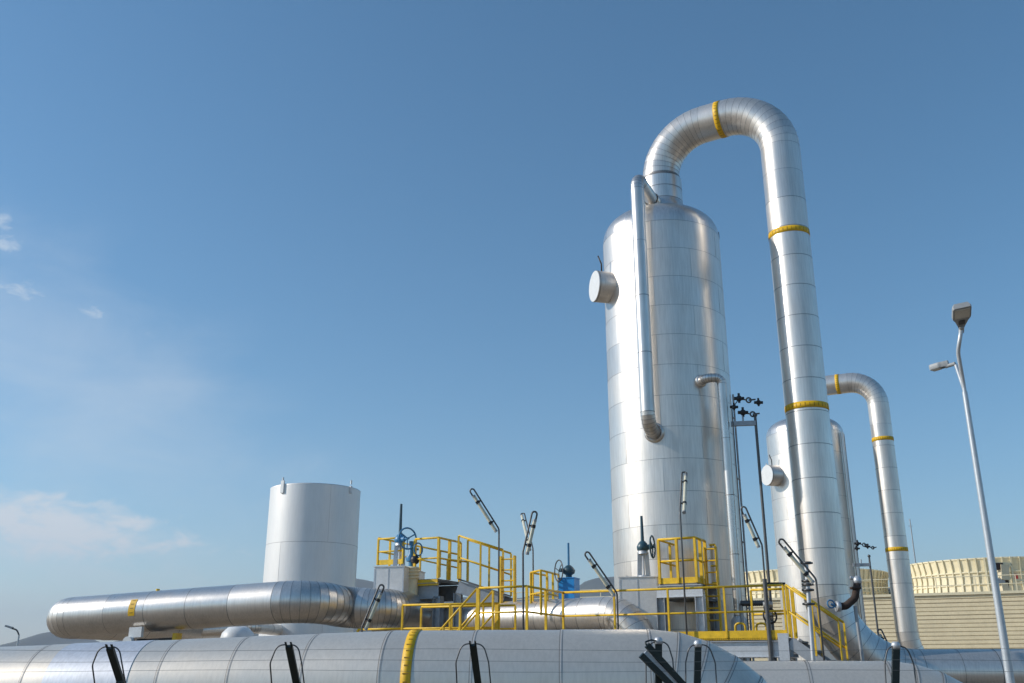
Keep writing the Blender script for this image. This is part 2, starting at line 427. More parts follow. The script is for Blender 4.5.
# pipe down the front of the tall vessel
th = -24.0; d = Vector((math.sin(R(th)), -math.cos(R(th)), 0)); P = V1 + d * (RV1 + .58)
zt_, zb_ = zat(176, P.y), zat(428, P.y)
t = thing('side_pipe', g0(P), 'slim shiny pipe running down the front of the tallest vessel, ending in an elbow', 'pipe')
mb = clad([V1 + d * .55 + Z * (zt_ - .05), P + Z * zt_, P + Z * zb_, V1 + d * (RV1 - .1) + Z * (zb_ + .0)], .185, [.42, .42], 1.5, 8, 28, gseam=.005)
mb.build('pipe_cladding', ['alu_bright', 'seam'], t)
mb = MB(); mb.lathe(V1 + d * 0 + Z * zb_, [(.27, RV1 - .05), (.27, RV1 + .05), (.22, RV1 + .07)], 28, 0, d); mb.build('collar', 'alu_left', t)
mb = MB(); mb.lathe(V1 + Z * (zt_ - .05), [(.24, .5), (.24, .80), (.21, .84)], 28, 0, d); mb.build('collar', 'alu_left', t)
# small drain line on the right of the vessel
th = 20.0; d = Vector((math.sin(R(th)), -math.cos(R(th)), 0)); q = V1 + d * (RV1 + .34); sd = Vector((.95, -.1, 0)).normalized()
zz = zat(378, q.y); q2 = q + sd * .38
t = thing('drain_pipe', g0(q2), 'thin shiny pipe bending out of the tallest vessel on its right, then dropping', 'pipe')
mb = clad([V1 + d * (RV1 - .1) + Z * zz, q + Z * zz, q2 + Z * zz, q2 + Z * zat(616, q2.y)], .118, [.17, .17], 1.6, 4, 20, gseam=.004)
mb.build('pipe_cladding', ['alu_bright', 'seam'], t)
mb = MB(); mb.lathe(V1 + Z * zz, [(.17, RV1 - .05), (.17, RV1 + .06), (.12, RV1 + .08)], 24, 0, d); mb.build('collar', 'alu', t)
mb = MB(); zb = zat(616, q2.y); mb.lathe(q2, [(.10, zb + .02), (.20, zb - .10), (.20, 1.2), (.14, 1.0), (.14, 0)], 24); mb.build('drain_pot', 'duct', t)

# ------------------------------------------------------------------ left storage tank
Yt = 37.0; zt = zat(491, Yt); Ct = Vector(((315.5 - 512) / F * (Yt * 1.0 * (cp + .2 * sp)), Yt, 0)); rt = 43.0 / F * Yt * 1.03
Ct.x = at(316.0, 489, Yt).x
t = thing('storage_tank', Ct, 'plain upright grey cylinder tank standing alone behind the left pipe', 'tank')
mb = MB(); panel_shell(mb, Ct, rt, 0, zt, 1.95, sectors=3, n=60, seam=.005); mb.lathe(Ct, [(rt + .004, zt - .04), (rt + .012, zt), (rt - .02, zt), (rt - .03, zt - .5)], 60); mb.build('shell', ['tank', 'seam'], t)
mb = MB(); mb.lathe(Ct, [(rt - .03, zt - .5), (rt * .5, zt - .2), (.01, zt - .1)], 48); mb.build('roof', 'tank', t)
for px, py, ls in ((292, 487, .85), (354, 490, .5)):
    a = math.asin(max(-1, min(1, (at(px, py, Yt).x - Ct.x) / rt))); d = Vector((math.sin(a), -math.cos(a), 0))
    mb = MB(); mb.box(Ct + d * (rt + .03) + Z * (zt - .10), d.cross(Z) * .09 * ls, d * .03, Z * .27 * ls); mb.tube(Ct + d * (rt + .03) + Z * (zt + .1), Ct + d * (rt + .03) + Z * (zt + .25), .035, 8)
    mb.build('lifting_lug', 'white', t)

# ------------------------------------------------------------------ left transfer pipe (S-bend)
rA = .52
a0 = at(58, 618, 27.3); a1 = at(314, 600, 25.0); a2 = at(344, 607.5, 26.5)
t = thing('transfer_pipe', g0(a1), 'fat shiny pipe on the left with a rounded end and an S-bend before the tank', 'pipe')
dA = (a1 - a0).normalized()
mb = clad([a0 - dA * .1 + Vector((2.6, 6.5, 0)), a0 - dA * .1, a1, a2, at(384, 609, 26.3), at(384, 609, 26.3) + V * 2.2], rA, [.66, .95, .55, .62], 1.35, 9, 48, gseam=.005, seam=.008)
mb.build('pipe_cladding', ['alu_left', 'seam'], t)
mb = MB(); c = a0.lerp(a1, .355); a_, b_2 = Vector((dA.y, -dA.x, 0)).normalized(), Z
for j in range(8):
    e0_, e1_ = R(-14 + j * 6), R(-14 + j * 6 + 6); rr_ = rA + .009
    for hw, dr, mi_, lo, hi in ((.10, 0, 0, 0, 1), (.05, .003, 1, .3, .62)):
        i0 = len(mb.v); ea, eb = e0_ + (e1_ - e0_) * lo, e0_ + (e1_ - e0_) * hi
        for e_ in (ea, eb):
            for k in (-1, 1): mb.v.append(c + (a_ * math.cos(e_) + b_2 * math.sin(e_)) * (rr_ + dr) + dA * hw * k)
        if mi_ == 0 or j % 2: mb.face((i0, i0 + 1, i0 + 3, i0 + 2), mi_)
mb.build('yellow_label', ['strap', 'mark'], t)
for k0, k1 in ((.19, .29), (.42, .52)):
    mb = MB(); p0, p1 = a0.lerp(a1, k0), a0.lerp(a1, k1); off = Vector((.1, -.94, -.30)) * (rA + .01)
    for j in range(7): mb.beam(p0.lerp(p1, j / 7) + off, p0.lerp(p1, (j + .72) / 7) + off, .02, .028)
    mb.build('rivet_strip', 'lapbright', t)
mb = MB(); mb.tube(a0.lerp(a1, .40) + Z * (rA - .02), a0.lerp(a1, .40) + Z * (rA + .05), .05, 10); mb.build('vent_plug', 'yellow', t)
# support of that pipe
c = a0.lerp(a1, .375); ts = thing('pipe_support', g0(c), 'steel saddle with a white bracket holding up the left fat pipe', 'support')
mb = MB(); e = dA.cross(Z).normalized()
mb.box(c - Z * (rA + .02) + e * .42, dA * .19, e * .05, Z * .13); mb.tube(c - Z * (rA + .26) + e * .44 - dA * .13, c - Z * (rA + .26) + e * .58 - dA * .13, .14, 18); mb.build('bracket', 'white', ts)
mb = MB(); mb.ibeam(c - Z * (rA + .28) - e * .6 + dA * .1, c - Z * (rA + .28) + e * .5 + dA * .1, .18, .2); mb.ibeam(c - Z * (rA + .28) + dA * .1, c - Z * (rA + .28) + dA * .95, .18, .2)
mb.build('cross_beam', 'pole', ts)
mb = MB(); q = c - Z * (rA + .39); mb.ibeam(Vector((q.x, q.y, 0)), q, .2, .2, dA); mb.build('column', 'galv', ts)
mb = MB(); mb.box(c + dA * .95 - Z * (rA + .24), dA * .06, e * .12, Z * .16); mb.build('clamp', 'yellow', ts)
# pale pipe and dome behind
p0, p1 = at(150, 634, 32), at(252, 627, 33)
t = thing('pale_pipe', g0(p0), 'pale metal pipe low behind the left fat pipe', 'pipe'); clad([p0 - Vector((1.5, 0, 0)), p0, p1, p1 + Vector((.5, 4, 0))], .19, [.0, .5], 1.2, 5, 24).build('pipe_cladding', ['alu', 'seam'], t)
p = at(238, 631, 30); t = thing('white_drum', g0(p), 'white rounded drum peeking out under the left fat pipe', 'drum')
mb = MB(); mb.lathe(Vector((p.x, p.y, 0)), [(.5, 0), (.5, p.z - .22), (.46, p.z - .06), (.3, p.z + .10), (.1, p.z + .16), (.001, p.z + .17)], 32); mb.build('shell', 'white', t)
mb = MB(); mb.lathe(Vector((p.x, p.y, 0)), [(.515, p.z - .34), (.525, p.z - .31), (.515, p.z - .28)], 32); mb.build('rim', 'galvlight', t)

# ------------------------------------------------------------------ header pipe under the platforms
h0, h1 = at(404, 615, 28.6), at(640, 616, 24.0)
h0.z = h1.z = (zat(597.5, 25) - .46)
t = thing('header_pipe', g0(h1), 'shiny horizontal pipe behind the yellow walkway rails, ending in an elbow beside the tallest vessel', 'pipe')
hd = (h1 - h0).normalized()
clad([h0 - hd * .3, h1 - hd * .05, Vector((h1.x, h1.y, 0)) - hd * .05], .45, [.85], .62, 8, 44, gseam=.005, seam=.006).build('pipe_cladding', ['alu', 'seam'], t)
for k in (.2, .8):
    p = h0.lerp(h1, k); mb = MB(); mb.ibeam(Vector((p.x, p.y, 0)), Vector((p.x, p.y, p.z - .45)), .2, .2, hd); mb.build('leg', 'galv', t)

# ------------------------------------------------------------------ foreground pipes
rF = .70
ztopF = zat(627, 12.9)
f2 = at(648, 627, 12.9); f1 = at(395, 628.5, 13.2); f0 = at(0, 645, 14.4)
zc = ztopF - rF - .03
f2 = f2 - Z * (rF + .03); f1 = f1 - Z * (rF + .03); f0 = f0 - Z * (rF + .03); f00 = f0 + (f0 - f1).normalized() * 9
el = 1.25; dF = (f2 - f1).normalized(); fe = f2 + dF * (el + .0)
t = thing('pipeline', g0(f1), 'big dull metal pipeline across the bottom foreground, with one yellow strap and an elbow', 'pipe')
mb = clad([f00, f0.lerp(f1, .45), f1, fe, Vector((fe.x, fe.y, -.1))], rF, [0, 0, el], 1.02, 8, 64, lap=.006, gseam=.010, seam=.012, dbl=.017)
# bright lap edges beside the dark joint gaps
mb.build('pipe_cladding', ['alu_fore', 'seam', 'lapbright'], t)
c = f1.lerp(f2, .09); strap(c, dF, rF + .008, .13, 64, 44).build('yellow_strap', ['strap', 'mark'], t)
dL = (f1 - f0).normalized(); pL = f0.lerp(f1, .215); pR = f0.lerp(f1, .425)
mb = MB(); a, b_ = MB.frame(dL); mb.bridge(mb.ring(pL, a, b_, rF + .010, 64), mb.ring(pR, a, b_, rF + .010, 64), 0); mb.bridge(mb.ring(pL, a, b_, rF, 64), mb.ring(pL, a, b_, rF + .010, 64), 0); mb.bridge(mb.ring(pR, a, b_, rF + .010, 64), mb.ring(pR, a, b_, rF, 64), 0)
mb.build('sky_toned_sheet', 'alu_white', t)  # differing panel, sky reflection painted as its pale tone
for k in (.25, .75):
    for A, B in ((f0, f1), (f1, f2)):
        p = A.lerp(B, k); mb = MB(); mb.box(Vector((p.x, p.y, (p.z - rF) / 2)), dF * .15, dF.cross(Z) * .4, Z * ((p.z - rF) / 2)); mb.build('saddle', 'concrete', t)
# second one at right, lower
Ys = 14.6; s0 = at(640, 661, Ys + .6); s1 = at(884, 661.5, Ys); zc2 = zat(661, Ys) - rF
s0 = Vector((s0.x, s0.y, zc2)); s1 = Vector((s1.x, s1.y, zc2)); ds = (s1 - s0).normalized(); se = s1 + ds * 1.25
t = thing('pipeline', g0(s1), 'dull metal pipeline low on the right foreground, turning down at a dark fence post', 'pipe')
clad([s0 - ds * .3 + Z * -1.6, s0 - ds * .3, se, Vector((se.x, se.y, -.1))], rF, [.5, 1.25], 1.3, 8, 64, lap=.006, gseam=.009, seam=.009, dbl=.02).build('pipe_cladding', ['alu_fore', 'seam', 'lapbright'], t)

# ------------------------------------------------------------------ railings, platforms, stairs
def railing(root, pts, h=1.1, rail=.027, spacing=1.3, posts=True, mid=(.5,), toe=True, post_w=.028, ends=(True, True), up=Z, mat='yellow', loops=False):
    pts = [Vector(p) for p in pts]
    mb = MB()
    mb.pipe([p + up * h for p in pts], rail, 0.04 if len(pts) > 2 else 0, 8)
    if loops:
        for p, q in ((pts[0], pts[1]), (pts[-1], pts[-2])):
            dd = (p - q).normalized()
            mb.pipe([p + up * h, p + dd * .12 + up * h, p + dd * .12 + up * h * .5, p + up * h * .5], rail, .06, 8)
    rl = mb.build('handrail', mat, root)
    for k in mid:
        mb = MB(); mb.pipe([p + up * h * k for p in pts], rail * .85, .04 if len(pts) > 2 else 0, 8); mb.build('mid_rail', mat, root)
    for i in range(len(pts) - 1):
        a, b2 = pts[i], pts[i + 1]; L = (b2 - a).length; n = max(1, round(L / spacing))
        for k in range(n + 1):
            if k == 0 and i > 0: continue
            if (k == 0 and not ends[0]) or (k == n and i == len(pts) - 2 and not ends[1]): continue
            p = a.lerp(b2, k / n); pm = MB(); dd = (b2 - a).normalized()
            pm.beam(p, p + up * (h - .01), post_w * 2, post_w * 1.5, dd); pm.build('post', mat, rl)
    if toe:
        for i in range(len(pts) - 1):
            tm = MB(); tm.beam(pts[i] + Z * .06, pts[i + 1] + Z * .06, .012, .14); tm.build('toe_board', mat, root)
    return rl
def deck(root, c, hu, hv, th=.05):
    mb = MB(); k = max(3, int(hv.length * 2 / .07)); nu = max(3, int(hu.length * 2 / .12))
    for i in range(k + 1): mb.box(c + hv * (2 * i / k - 1), hu, hv.normalized() * .006, Z * th / 2)
    for i in range(nu + 1): mb.box(c + hu * (2 * i / nu - 1) - Z * .004, hu.normalized() * .005, hv, Z * (th / 2 - .006))
    return mb.build('deck', 'grate', root)
def stair(root, p_top, p_bot, wv, mat='galv', n=None):
    """two stringers and treads; wv = width vector"""
    for k in (0, 1):
        mb = MB(); mb.beam(p_top + wv * k - Z * .1, p_bot + wv * k - Z * .1, .04, .24); mb.build('stringer', mat, root)
    n = n or max(3, round((p_top.z - p_bot.z) / .2))
    for i in range(n):
        p = p_top.lerp(p_bot, (i + .5) / n) + wv / 2; d2 = (p_bot - p_top); d2.z = 0; d2.normalize()
        mb = MB(); mb.box(p, d2 * .12, wv * .49, Z * .02); mb.build('tread', 'grate', root)

# --- main walkway: front rail from px 563 to 770
zw = zat(637.5, 22.0)
w0 = Vector((at(563, 598, 24.0).x, 24.0, zw)); w1 = Vector((at(783, 590, 21.75).x, 21.75, zw))
uw = (w1 - w0).normalized(); vw = Vector((-uw.y, uw.x, 0))
wl = thing('walkway', g0(w1), 'long yellow railed walkway in front of the tallest vessel, stair at its right end', 'walkway')
wa = w0 - vw * 2.1; wb = wa - uw * 1.2
railing(wl, [w0, w1], spacing=1.33, toe=False)
mb = MB(); mb.beam(w0 + Z * .05, w1 + Z * .05, .012, .2); mb.build('toe_board', 'yellow', wl)
railing(wl, [w0, wa], spacing=1.0, toe=False, ends=(False, True))
railing(wl, [wa, wb], spacing=1.6, toe=False, ends=(False, True), loops=False)
depth = 1.15
deck(wl, w0.lerp(w1, .72) + vw * depth / 2 - Z * .03, (w1 - w0) * .28, vw * depth / 2)
deck(wl, wa - uw * .6 + vw * .4 - Z * .03, uw * .6, vw * .4)
for k in (0, 1):
    mb = MB(); mb.ibeam(w0.lerp(w1, .44 * k) + vw * (depth * k + .06) - Z * .24, w1 + vw * (depth * k + .06) - Z * .24, .16, .34); mb.build('beam', 'galvlight', wl)
mb = MB(); mb.ibeam(w1 + vw * .0 - Z * .24 - uw * .1, w1 + vw * depth - Z * .24 - uw * .1, .16, .34); mb.build('beam', 'galv', wl)
for k, j in ((.02, .06), (.5, .06), (.975, .06), (.52, 1.1), (.975, 1.1)):
    if 1:
        p = w0.lerp(w1, k) + vw * j; mb = MB(); mb.ibeam(Vector((p.x, p.y, 0)), p - Z * .415, .2, .2, uw); mb.build('column', 'galvlight', wl)
p = w1 - uw * .08 + Vector((0, 0, -.26)) - vw * .04; mb = MB(); mb.box(p, uw * .11, vw * .025, Z * .34); mb.build('end_plate', 'galvlight', wl)
# rear rail with loops seen through the front one
railing(wl, [w1 + vw * depth - uw * .1, w1 + vw * depth - uw * .95], toe=False, spacing=.85)
railing(wl, [w1 - uw * .02, w1 - uw * .02 + vw * depth], toe=False, spacing=1.1, ends=(False, True))
# stair going down to the right
sb = w1 + uw * 1.12 - Z * .80; st = thing('stair', g0(sb), 'steel stair with yellow handrails going down right from the end of the walkway', 'stair')
stair(st, w1 + uw * .05, sb + uw * 1.9 - Z * 1.36, vw * .85)
slope = (sb - w1)
for k in (0, 1):
    o = vw * .85 * k
    railing(st, [w1 + uw * .06 + o, w1 + slope * .98 + o], toe=False, spacing=.6, post_w=.026)
# left entry stair (goes up right to the projecting bay)
e1 = wb + Vector((0, 0, 0)); e0 = wb - uw * 1.35 - Z * 1.25
st2 = thing('stair', g0(e0), 'short stair with yellow handrails climbing right towards the walkway behind the big pipeline', 'stair')
stair(st2, e1 - uw * .02, e0 - uw * .6 - Z * .55, vw * .8)
for k in (0, 1): railing(st2, [e1 - uw * .04 + vw * .8 * k, e0 + vw * .8 * k], toe=False, spacing=.6, ends=(True, True))
# --- low barrier rails at left of that
b0 = at(402, 627, 24.3); b1 = at(499, 624.5, 23.6); b0.z = b1.z = zat(606, 24.3) - 1.1 + .02
lw = thing('low_walkway', g0(b0), 'low yellow railed walkway left of the short stair, partly behind the big pipeline', 'walkway')
railing(lw, [b0, b1], spacing=1.0, toe=False); railing(lw, [b0 - U * 1.3, b0], spacing=1.4, toe=True, mid=(.08,), h=.55, ends=(True, False))
railing(lw, [b0 + V * .85, b1 + V * .85], spacing=.8, toe=False); mb = MB(); mb.box(b1 + Z * .55 - U * .05, U * .05, V * .04, Z * .52); mb.build('gate_post', 'yellow', lw)
deck(lw, (b0 + b1) / 2 + V * .4 - Z * .03, (b1 - b0) / 2, V * .4)
for k in (.1, .9):
    p = b0.lerp(b1, k) + V * .4; mb = MB(); mb.ibeam(Vector((p.x, p.y, 0)), p - Z * .06, .16, .16, U); mb.build('column', 'galv', lw)

# --- upper left platform (behind valve box)
Yp = 27.4; zp = zat(580, Yp)
q0 = Vector((at(377, 575, Yp + .4).x, Yp + .4, zp)); q1 = Vector((at(438, 575, Yp - .5).x, Yp - .5, zp)); up_ = (q1 - q0).normalized(); vp_ = Vector((-up_.y, up_.x, 0))
pf = thing('valve_platform', g0(q0), 'upper yellow railed platform around the big blue handwheel, at left', 'platform')
railing(pf, [q0 + Z * .45, q0 + Z * .45 + vp_ * 1.2, q1 + vp_ * 1.2], spacing=.6, toe=False, mid=(.5,), h=.75)
railing(pf, [q0 + Z * .45, q0.lerp(q1, .42) + Z * .45], spacing=.7, toe=True, h=.72)
railing(pf, [q0.lerp(q1, .62), q1, q1 + vp_ * 1.2], spacing=.6, toe=False, post_w=.04, rail=.03)
deck(pf, (q0 + q1) / 2 + vp_ * .6 - Z * .03, (q1 - q0) / 2, vp_ * .6)
mb = MB(); mb.box((q0 + q1) / 2 + vp_ * .6 - Z * .075, (q1 - q0) / 2, vp_ * .6, Z * .012); mb.build('under_sheet', 'pole', pf)  # dark sheet added below the deck to shade the header pipe
mb = MB(); mb.beam(q0.lerp(q1, .5) - Z * .10, q1 - Z * .10, .06, .16); mb.build('edge_beam', 'yellow', pf)
for j in (.05, 1.15):
    mb = MB(); mb.ibeam(q0 + vp_ * j - Z * .32, q1 + vp_ * j - Z * .32, .2, .42); mb.build('beam', 'galv', pf)
    for k in (.12, 1.0):
        p = q0.lerp(q1, k) + vp_ * j; mb = MB(); mb.ibeam(Vector((p.x, p.y, 0)), p - Z * .47, .22, .22, up_); mb.build('column', 'galv', pf)
# gangway falling to the right from it
g_0 = Vector((at(458, 575, 26.7).x, 26.7, zat(579, 26.7))); g_1 = Vector((at(503, 590, 26.4).x, 26.4, zat(594, 26.4)))
gw = thing('gangway', g0(g_0), 'sloping gangway with yellow posts running down right from the upper left platform', 'gangway')
gu = (g_1 - g_0); gh = Vector((gu.x, gu.y, 0)).normalized(); gv = Vector((-gh.y, gh.x, 0))
for k in (0, .9):
    mb = MB(); mb.ibeam(g_0 + gv * k - Z * .2, g_1 + gv * k - Z * .2, .14, .32); mb.build('stringer', 'galv', gw)
    railing(gw, [g_0 + gv * k, g_1 + gv * k], spacing=.62, toe=False, post_w=.03, h=1.16)
mb = MB(); mb.box((g_0 + g_1) / 2 + gv * .45, gu / 2, gv * .44, Z * .02); mb.build('deck', 'grate', gw)
for p in (g_0 + gv * .05, g_1 + gv * .05):
    mb = MB(); mb.ibeam(Vector((p.x, p.y, 0)), p - Z * .37, .2, .2, gh); mb.build('column', 'galv', gw)
railing(pf, [q1 + vp_ * .5 + Z * 0, g_0 + gv * .95], spacing=.6, toe=False, h=.55, mid=())
# ladder beside it
def ladder(name, base, top_z, w, hoops, label, du=U, group=None, mat='yellow'):
    t = thing(name, g0(base), label, 'ladder', group); dv = Vector((-du.y, du.x, 0)); b = Vector((base.x, base.y, 0))
    for k in (-1, 1):
        mb = MB(); mb.beam(b + du * w / 2 * k, b + du * w / 2 * k + Z * top_z, .12, .04, du); mb.build('side_rail', mat, t)
    zz = .3
    while zz < top_z:
        mb = MB(); mb.tube(b - du * w / 2 + Z * zz, b + du * w / 2 + Z * zz, .02, 8); mb.build('rung', mat, t); zz += .28
    return t
p = at(508, 580, 26.2); ladder('ladder', p, zat(556, 26.2), .40, 0, 'yellow ladder standing at the foot of the sloping gangway', U, 'yellow ladders')
p = at(712.5, 590, 23.9); ladder('ladder', p, zat(547, 23.9), .30, 0, 'yellow ladder at the right side of the cage platform below the tallest vessel', U, 'yellow ladders')

# small rail cluster with gate around blue actuator
c0 = at(531, 600, 25.6); c1 = at(541, 600, 25.0); c2 = at(559, 604, 26.2); zc_ = zat(571, 25.2) - 1.1
c0.z = c1.z = c2.z = zc_
bp_ = thing('valve_platform', g0(c1), 'small yellow railed stand beside the bright blue actuator box', 'platform')
railing(bp_, [c0, c1, c2], spacing=.5, toe=False, post_w=.026); railing(bp_, [c0 + V * .1, c0 + V * 1.0], spacing=.8, toe=False)
deck(bp_, (c0 + c2) / 2 + V * .3 - Z * .03, U * .5, V * .5)
for k in (c0, c2):
    p = k + V * .3; mb = MB(); mb.ibeam(Vector((p.x, p.y, 0)), p - Z * .06, .14, .14, U); mb.build('column', 'galv', bp_)

# --- cage platform below the tall vessel
Yc = 23.6; zc_ = zat(583, Yc)
k0 = Vector((at(660, 580, Yc + .25).x, Yc + .25, zc_)); k1 = Vector((at(697, 580, Yc - .2).x, Yc - .2, zc_)); ku = (k1 - k0).normalized(); kv = Vector((-ku.y, ku.x, 0))
cg = thing('cage_platform', g0(k0), 'small yellow railed platform on grey columns directly under the tallest vessel', 'platform')
railing(cg, [k0, k1], spacing=.5, toe=True, rail=.032, post_w=.038, h=1.05); railing(cg, [k0, k0 + kv * 1.6, k1 + kv * 1.6], spacing=.8, toe=True, ends=(False, True), h=1.05)
railing(cg, [k1, k1 + kv * .75], spacing=.35, toe=True, ends=(False, True), h=1.05, post_w=.038, rail=.032)
deck(cg, (k0 + k1) / 2 + kv * .8 - Z * .03, (k1 - k0) / 2, kv * .8)
mb = MB(); mb.ibeam(k0 - Z * .19 - ku * .1, k1 - Z * .19 + ku * .12, .14, .28); mb.build('beam', 'galvlight', cg)
mb = MB(); mb.ibeam(k0 + kv * 1.5 - Z * .19, k1 + kv * 1.5 - Z * .19, .14, .28); mb.build('beam', 'galv', cg)
mb = MB(); mb.box((k0 + k1) / 2 + kv * .8 - Z * .36, (k1 - k0) / 2, kv * .7, Z * .012); mb.build('under_sheet', 'pole', cg)
for pp, w_, mt in ((k0 + ku * .02, .21, 'galv'), (k1 + ku * .05, .20, 'galvlight'), (k0 + kv * 1.5 + ku * .1, .2, 'galv'), (k1 + kv * 1.5, .2, 'galv')):
    mb = MB(); mb.ibeam(Vector((pp.x, pp.y, 0)), pp - Z * .335, w_, w_, ku); mb.build('column', mt, cg)

# ------------------------------------------------------------------ valve boxes and valves
def cabinet(name, px0, px1, py0, Y, dep, label, ang=-12):
    p0, p1 = at(px0, py0, Y), at(px1, py0, Y); w = p1.x - p0.x; c = (p0 + p1) / 2; h = c.z
    cu = Vector((math.cos(R(ang)), math.sin(R(ang)), 0)); cv = Vector((-cu.y, cu.x, 0)); cc = Vector((c.x, c.y, 0)) + cv * dep / 2
    t = thing(name, cc, label, 'insulation box', 'sheet metal valve boxes')
    mb = MB(); mb.box(cc + Z * h / 2, cu * w / 2, cv * dep / 2, Z * h / 2); mb.build('casing', 'duct', t)
    mb = MB()
    mb.box(cc - cv * (dep / 2 + .004) + Z * h / 2 - cu * w * .02, cu * .012, cv * .004, Z * h * .49)
    for s_ in (-1, 1): mb.box(cc - cv * (dep / 2 + .004) + Z * h / 2 + cu * (w / 2 - .02) * s_, cu * .018, cv * .003, Z * h * .49)
    mb.build('cover_strip', 'galvlight', t)
    mb = MB(); mb.box(cc + Z * (h + .014), cu * (w / 2 + .02), cv * (dep / 2 + .02), Z * .012); mb.build('lid', 'duct', t)
    return t, cc + Z * (h + .02), cu, cv
vb1, vt1, cu1, cv1 = cabinet('valve_box', 373.5, 405, 567, 26.7, 1.9, 'grey sheet metal box under the big blue handwheel on the left')
vb2, vt2, cu2, cv2 = cabinet('valve_box', 619, 657, 577.5, 24.3, .5, 'grey sheet metal box at the foot of the tallest vessel, below a blue gear valve')
def valve(base, px, scale, label, wheel_n, wheel_off, wheel_r, y_stem_top, Y, mats=('bluegrey', 'blue', 'blue'), yoke_h=.72, thick=1.0):
    t = thing('gate_valve', base, label, 'valve', 'gate valves with handwheels')
    mb = MB()
    for k in (-1, 1):
        mb.beam(base + Vector((.115 * k * scale, 0, 0)), base + Vector((.085 * k * scale, 0, yoke_h)), .035 * scale, .12 * scale, Vector((1, 0, 0)))
    mb.lathe(base, [(.16 * scale, 0), (.16 * scale, .05), (.08 * scale, .06)], 20); mb.tube(base, base + Z * yoke_h, .03 * scale, 8)
    mb.lathe(base + Z * (yoke_h - .04), [(.13 * scale, 0), (.13 * scale, .08)], 18, capt=True); mb.build('yoke', 'galvlight', t)
    g = base + Z * (yoke_h + .02)
    mb = MB(); mb.lathe(g, [(.09 * scale, 0), (.15 * scale, .04), (.16 * scale, .12), (.12 * scale, .20), (.07 * scale, .26)], 20, capb=True, capt=True)
    wn = Vector(wheel_n).normalized(); mb.tube(g + Z * .11, g + Z * .11 + wn * .26 * scale, .085 * scale, 12, .06 * scale); mb.build('gearbox', mats[1], t)
    zs = zat(y_stem_top, Y)
    mb = MB(); mb.tube(g + Z * .26, Vector((g.x, g.y, zs)), .048 * scale, 10, .035 * scale); mb.build('stem_cover', mats[0], t)
    wc = g + Z * .11 + wn * wheel_off
    mb = MB(); mb.torus(wc, wn, wheel_r, .022 * thick, 30, 8); a, b = MB.frame(wn)
    for k in range(3):
        d2 = a * math.cos(k * 2.094 + .5) + b * math.sin(k * 2.094 + .5); mb.tube(wc, wc + d2 * wheel_r, .018 * thick, 6)
    mb.tube(wc - wn * (wheel_off - .2), wc + wn * .06, .035, 8); mb.build('handwheel', mats[2], t)
    return t
vY = 27.5; bs = Vector((at(399, 566, vY).x, vY, vt1.z))
valve(bs, 0, 1.0, 'rising stem valve with the largest blue handwheel, standing on the left sheet metal box', (.62, -.75, 0), .38, .29, 504, vY, yoke_h=.68, thick=1.1)
vY = 24.6; bs2 = Vector((at(644, 577, vY).x, vY, vt2.z))
valve(bs2, 0, .95, 'rising stem valve with a dark handwheel in front of the tallest vessel', (.93, -.36, 0), .25, .27, 516, vY, mats=('bluegrey', 'bluegrey', 'bluegrey'), yoke_h=.62)
# small blue hand valve behind the first
p = at(411, 565, 27.4); t = thing('small_valve', g0(p), 'small pale blue valve on a stub pipe right of the largest handwheel', 'valve')
mb = MB(); mb.tube(g0(p), p + Z * .1, .07, 12); mb.lathe(p + Z * .1, [(.13, 0), (.16, .1), (.09, .2), (.07, .55)], 16); mb.build('body', 'blue', t)
mb = MB(); mb.torus(p + Z * .42 + Vector((.2, -.1, 0)), (.8, -.6, 0), .17, .02); mb.tube(p + Z * .42, p + Z * .42 + Vector((.2, -.1, 0)), .03, 8); mb.build('handwheel', 'blue', t)
mb = MB(); mb.ball(p + Z * .13 + Vector((.12, -.12, 0)), .13); mb.build('drive', 'black', t)
p = at(412, 580, 27.2); t = thing('expansion_joint', g0(p), 'beige ribbed column between the left metal box and the upper platform', 'joint')
mb = MB(); mb.tube(g0(p), Vector((p.x, p.y, zat(567, 27.2))), .17, 18); mb.build('core', 'beige', t)
for k in range(4): mb = MB(); mb.torus(Vector((p.x, p.y, zat(568.5 + 3.2 * k, 27.2))), Z, .17, .035, 24, 6); mb.build('ring', 'beige', t)
# bright blue actuator
Yb = 25.6; p = at(569.3, 599, Yb); t = thing('actuator_box', g0(p), 'bright blue actuator box topped by a valve with a thin handwheel', 'actuator')
h = zat(579, Yb) - p.z; cc = p + Z * h / 2
mb = MB(); w_ = .215; a_ = Vector((.92, -.39, 0)); b__ = Vector((.39, .92, 0))
mb.box(cc, a_ * w_, b__ * w_, Z * h / 2); mb.box(cc + Z * (h / 2 + .012), a_ * (w_ + .015), b__ * (w_ + .015), Z * .012); mb.build('casing', 'bluebox', t)
mb = MB(); mb.tube(g0(p), p, .16, 16); mb.build('pedestal', 'galv', t)
tp = cc + Z * (h / 2 + .02)
mb = MB(); mb.lathe(tp, [(.08, 0), (.08, .08), (.15, .12), (.17, .20), (.12, .27), (.05, .33)], 18); mb.tube(tp + Z * .19, tp + Z * .19 + Vector((-.24, -.16, 0)), .05, 10)
gb = mb.build('gearbox', 'bluegrey', t); mb = MB(); mb.tube(tp + Z * .3, Vector((tp.x, tp.y, zat(543, Yb))), .028, 8); mb.build('stem_cover', 'blue', t)
mb = MB(); wc = tp + Z * .17 + Vector((-.27, -.18, 0)); wn = Vector((.95, .35, 0)); mb.torus(wc, wn, .27, .016); a, b = MB.frame(wn)
for k in range(3): mb.tube(wc, wc + (a * math.cos(k * 2.094 + .4) + b * math.sin(k * 2.094 + .4)) * .27, .012, 6)
mb.build('handwheel', 'pole', t)

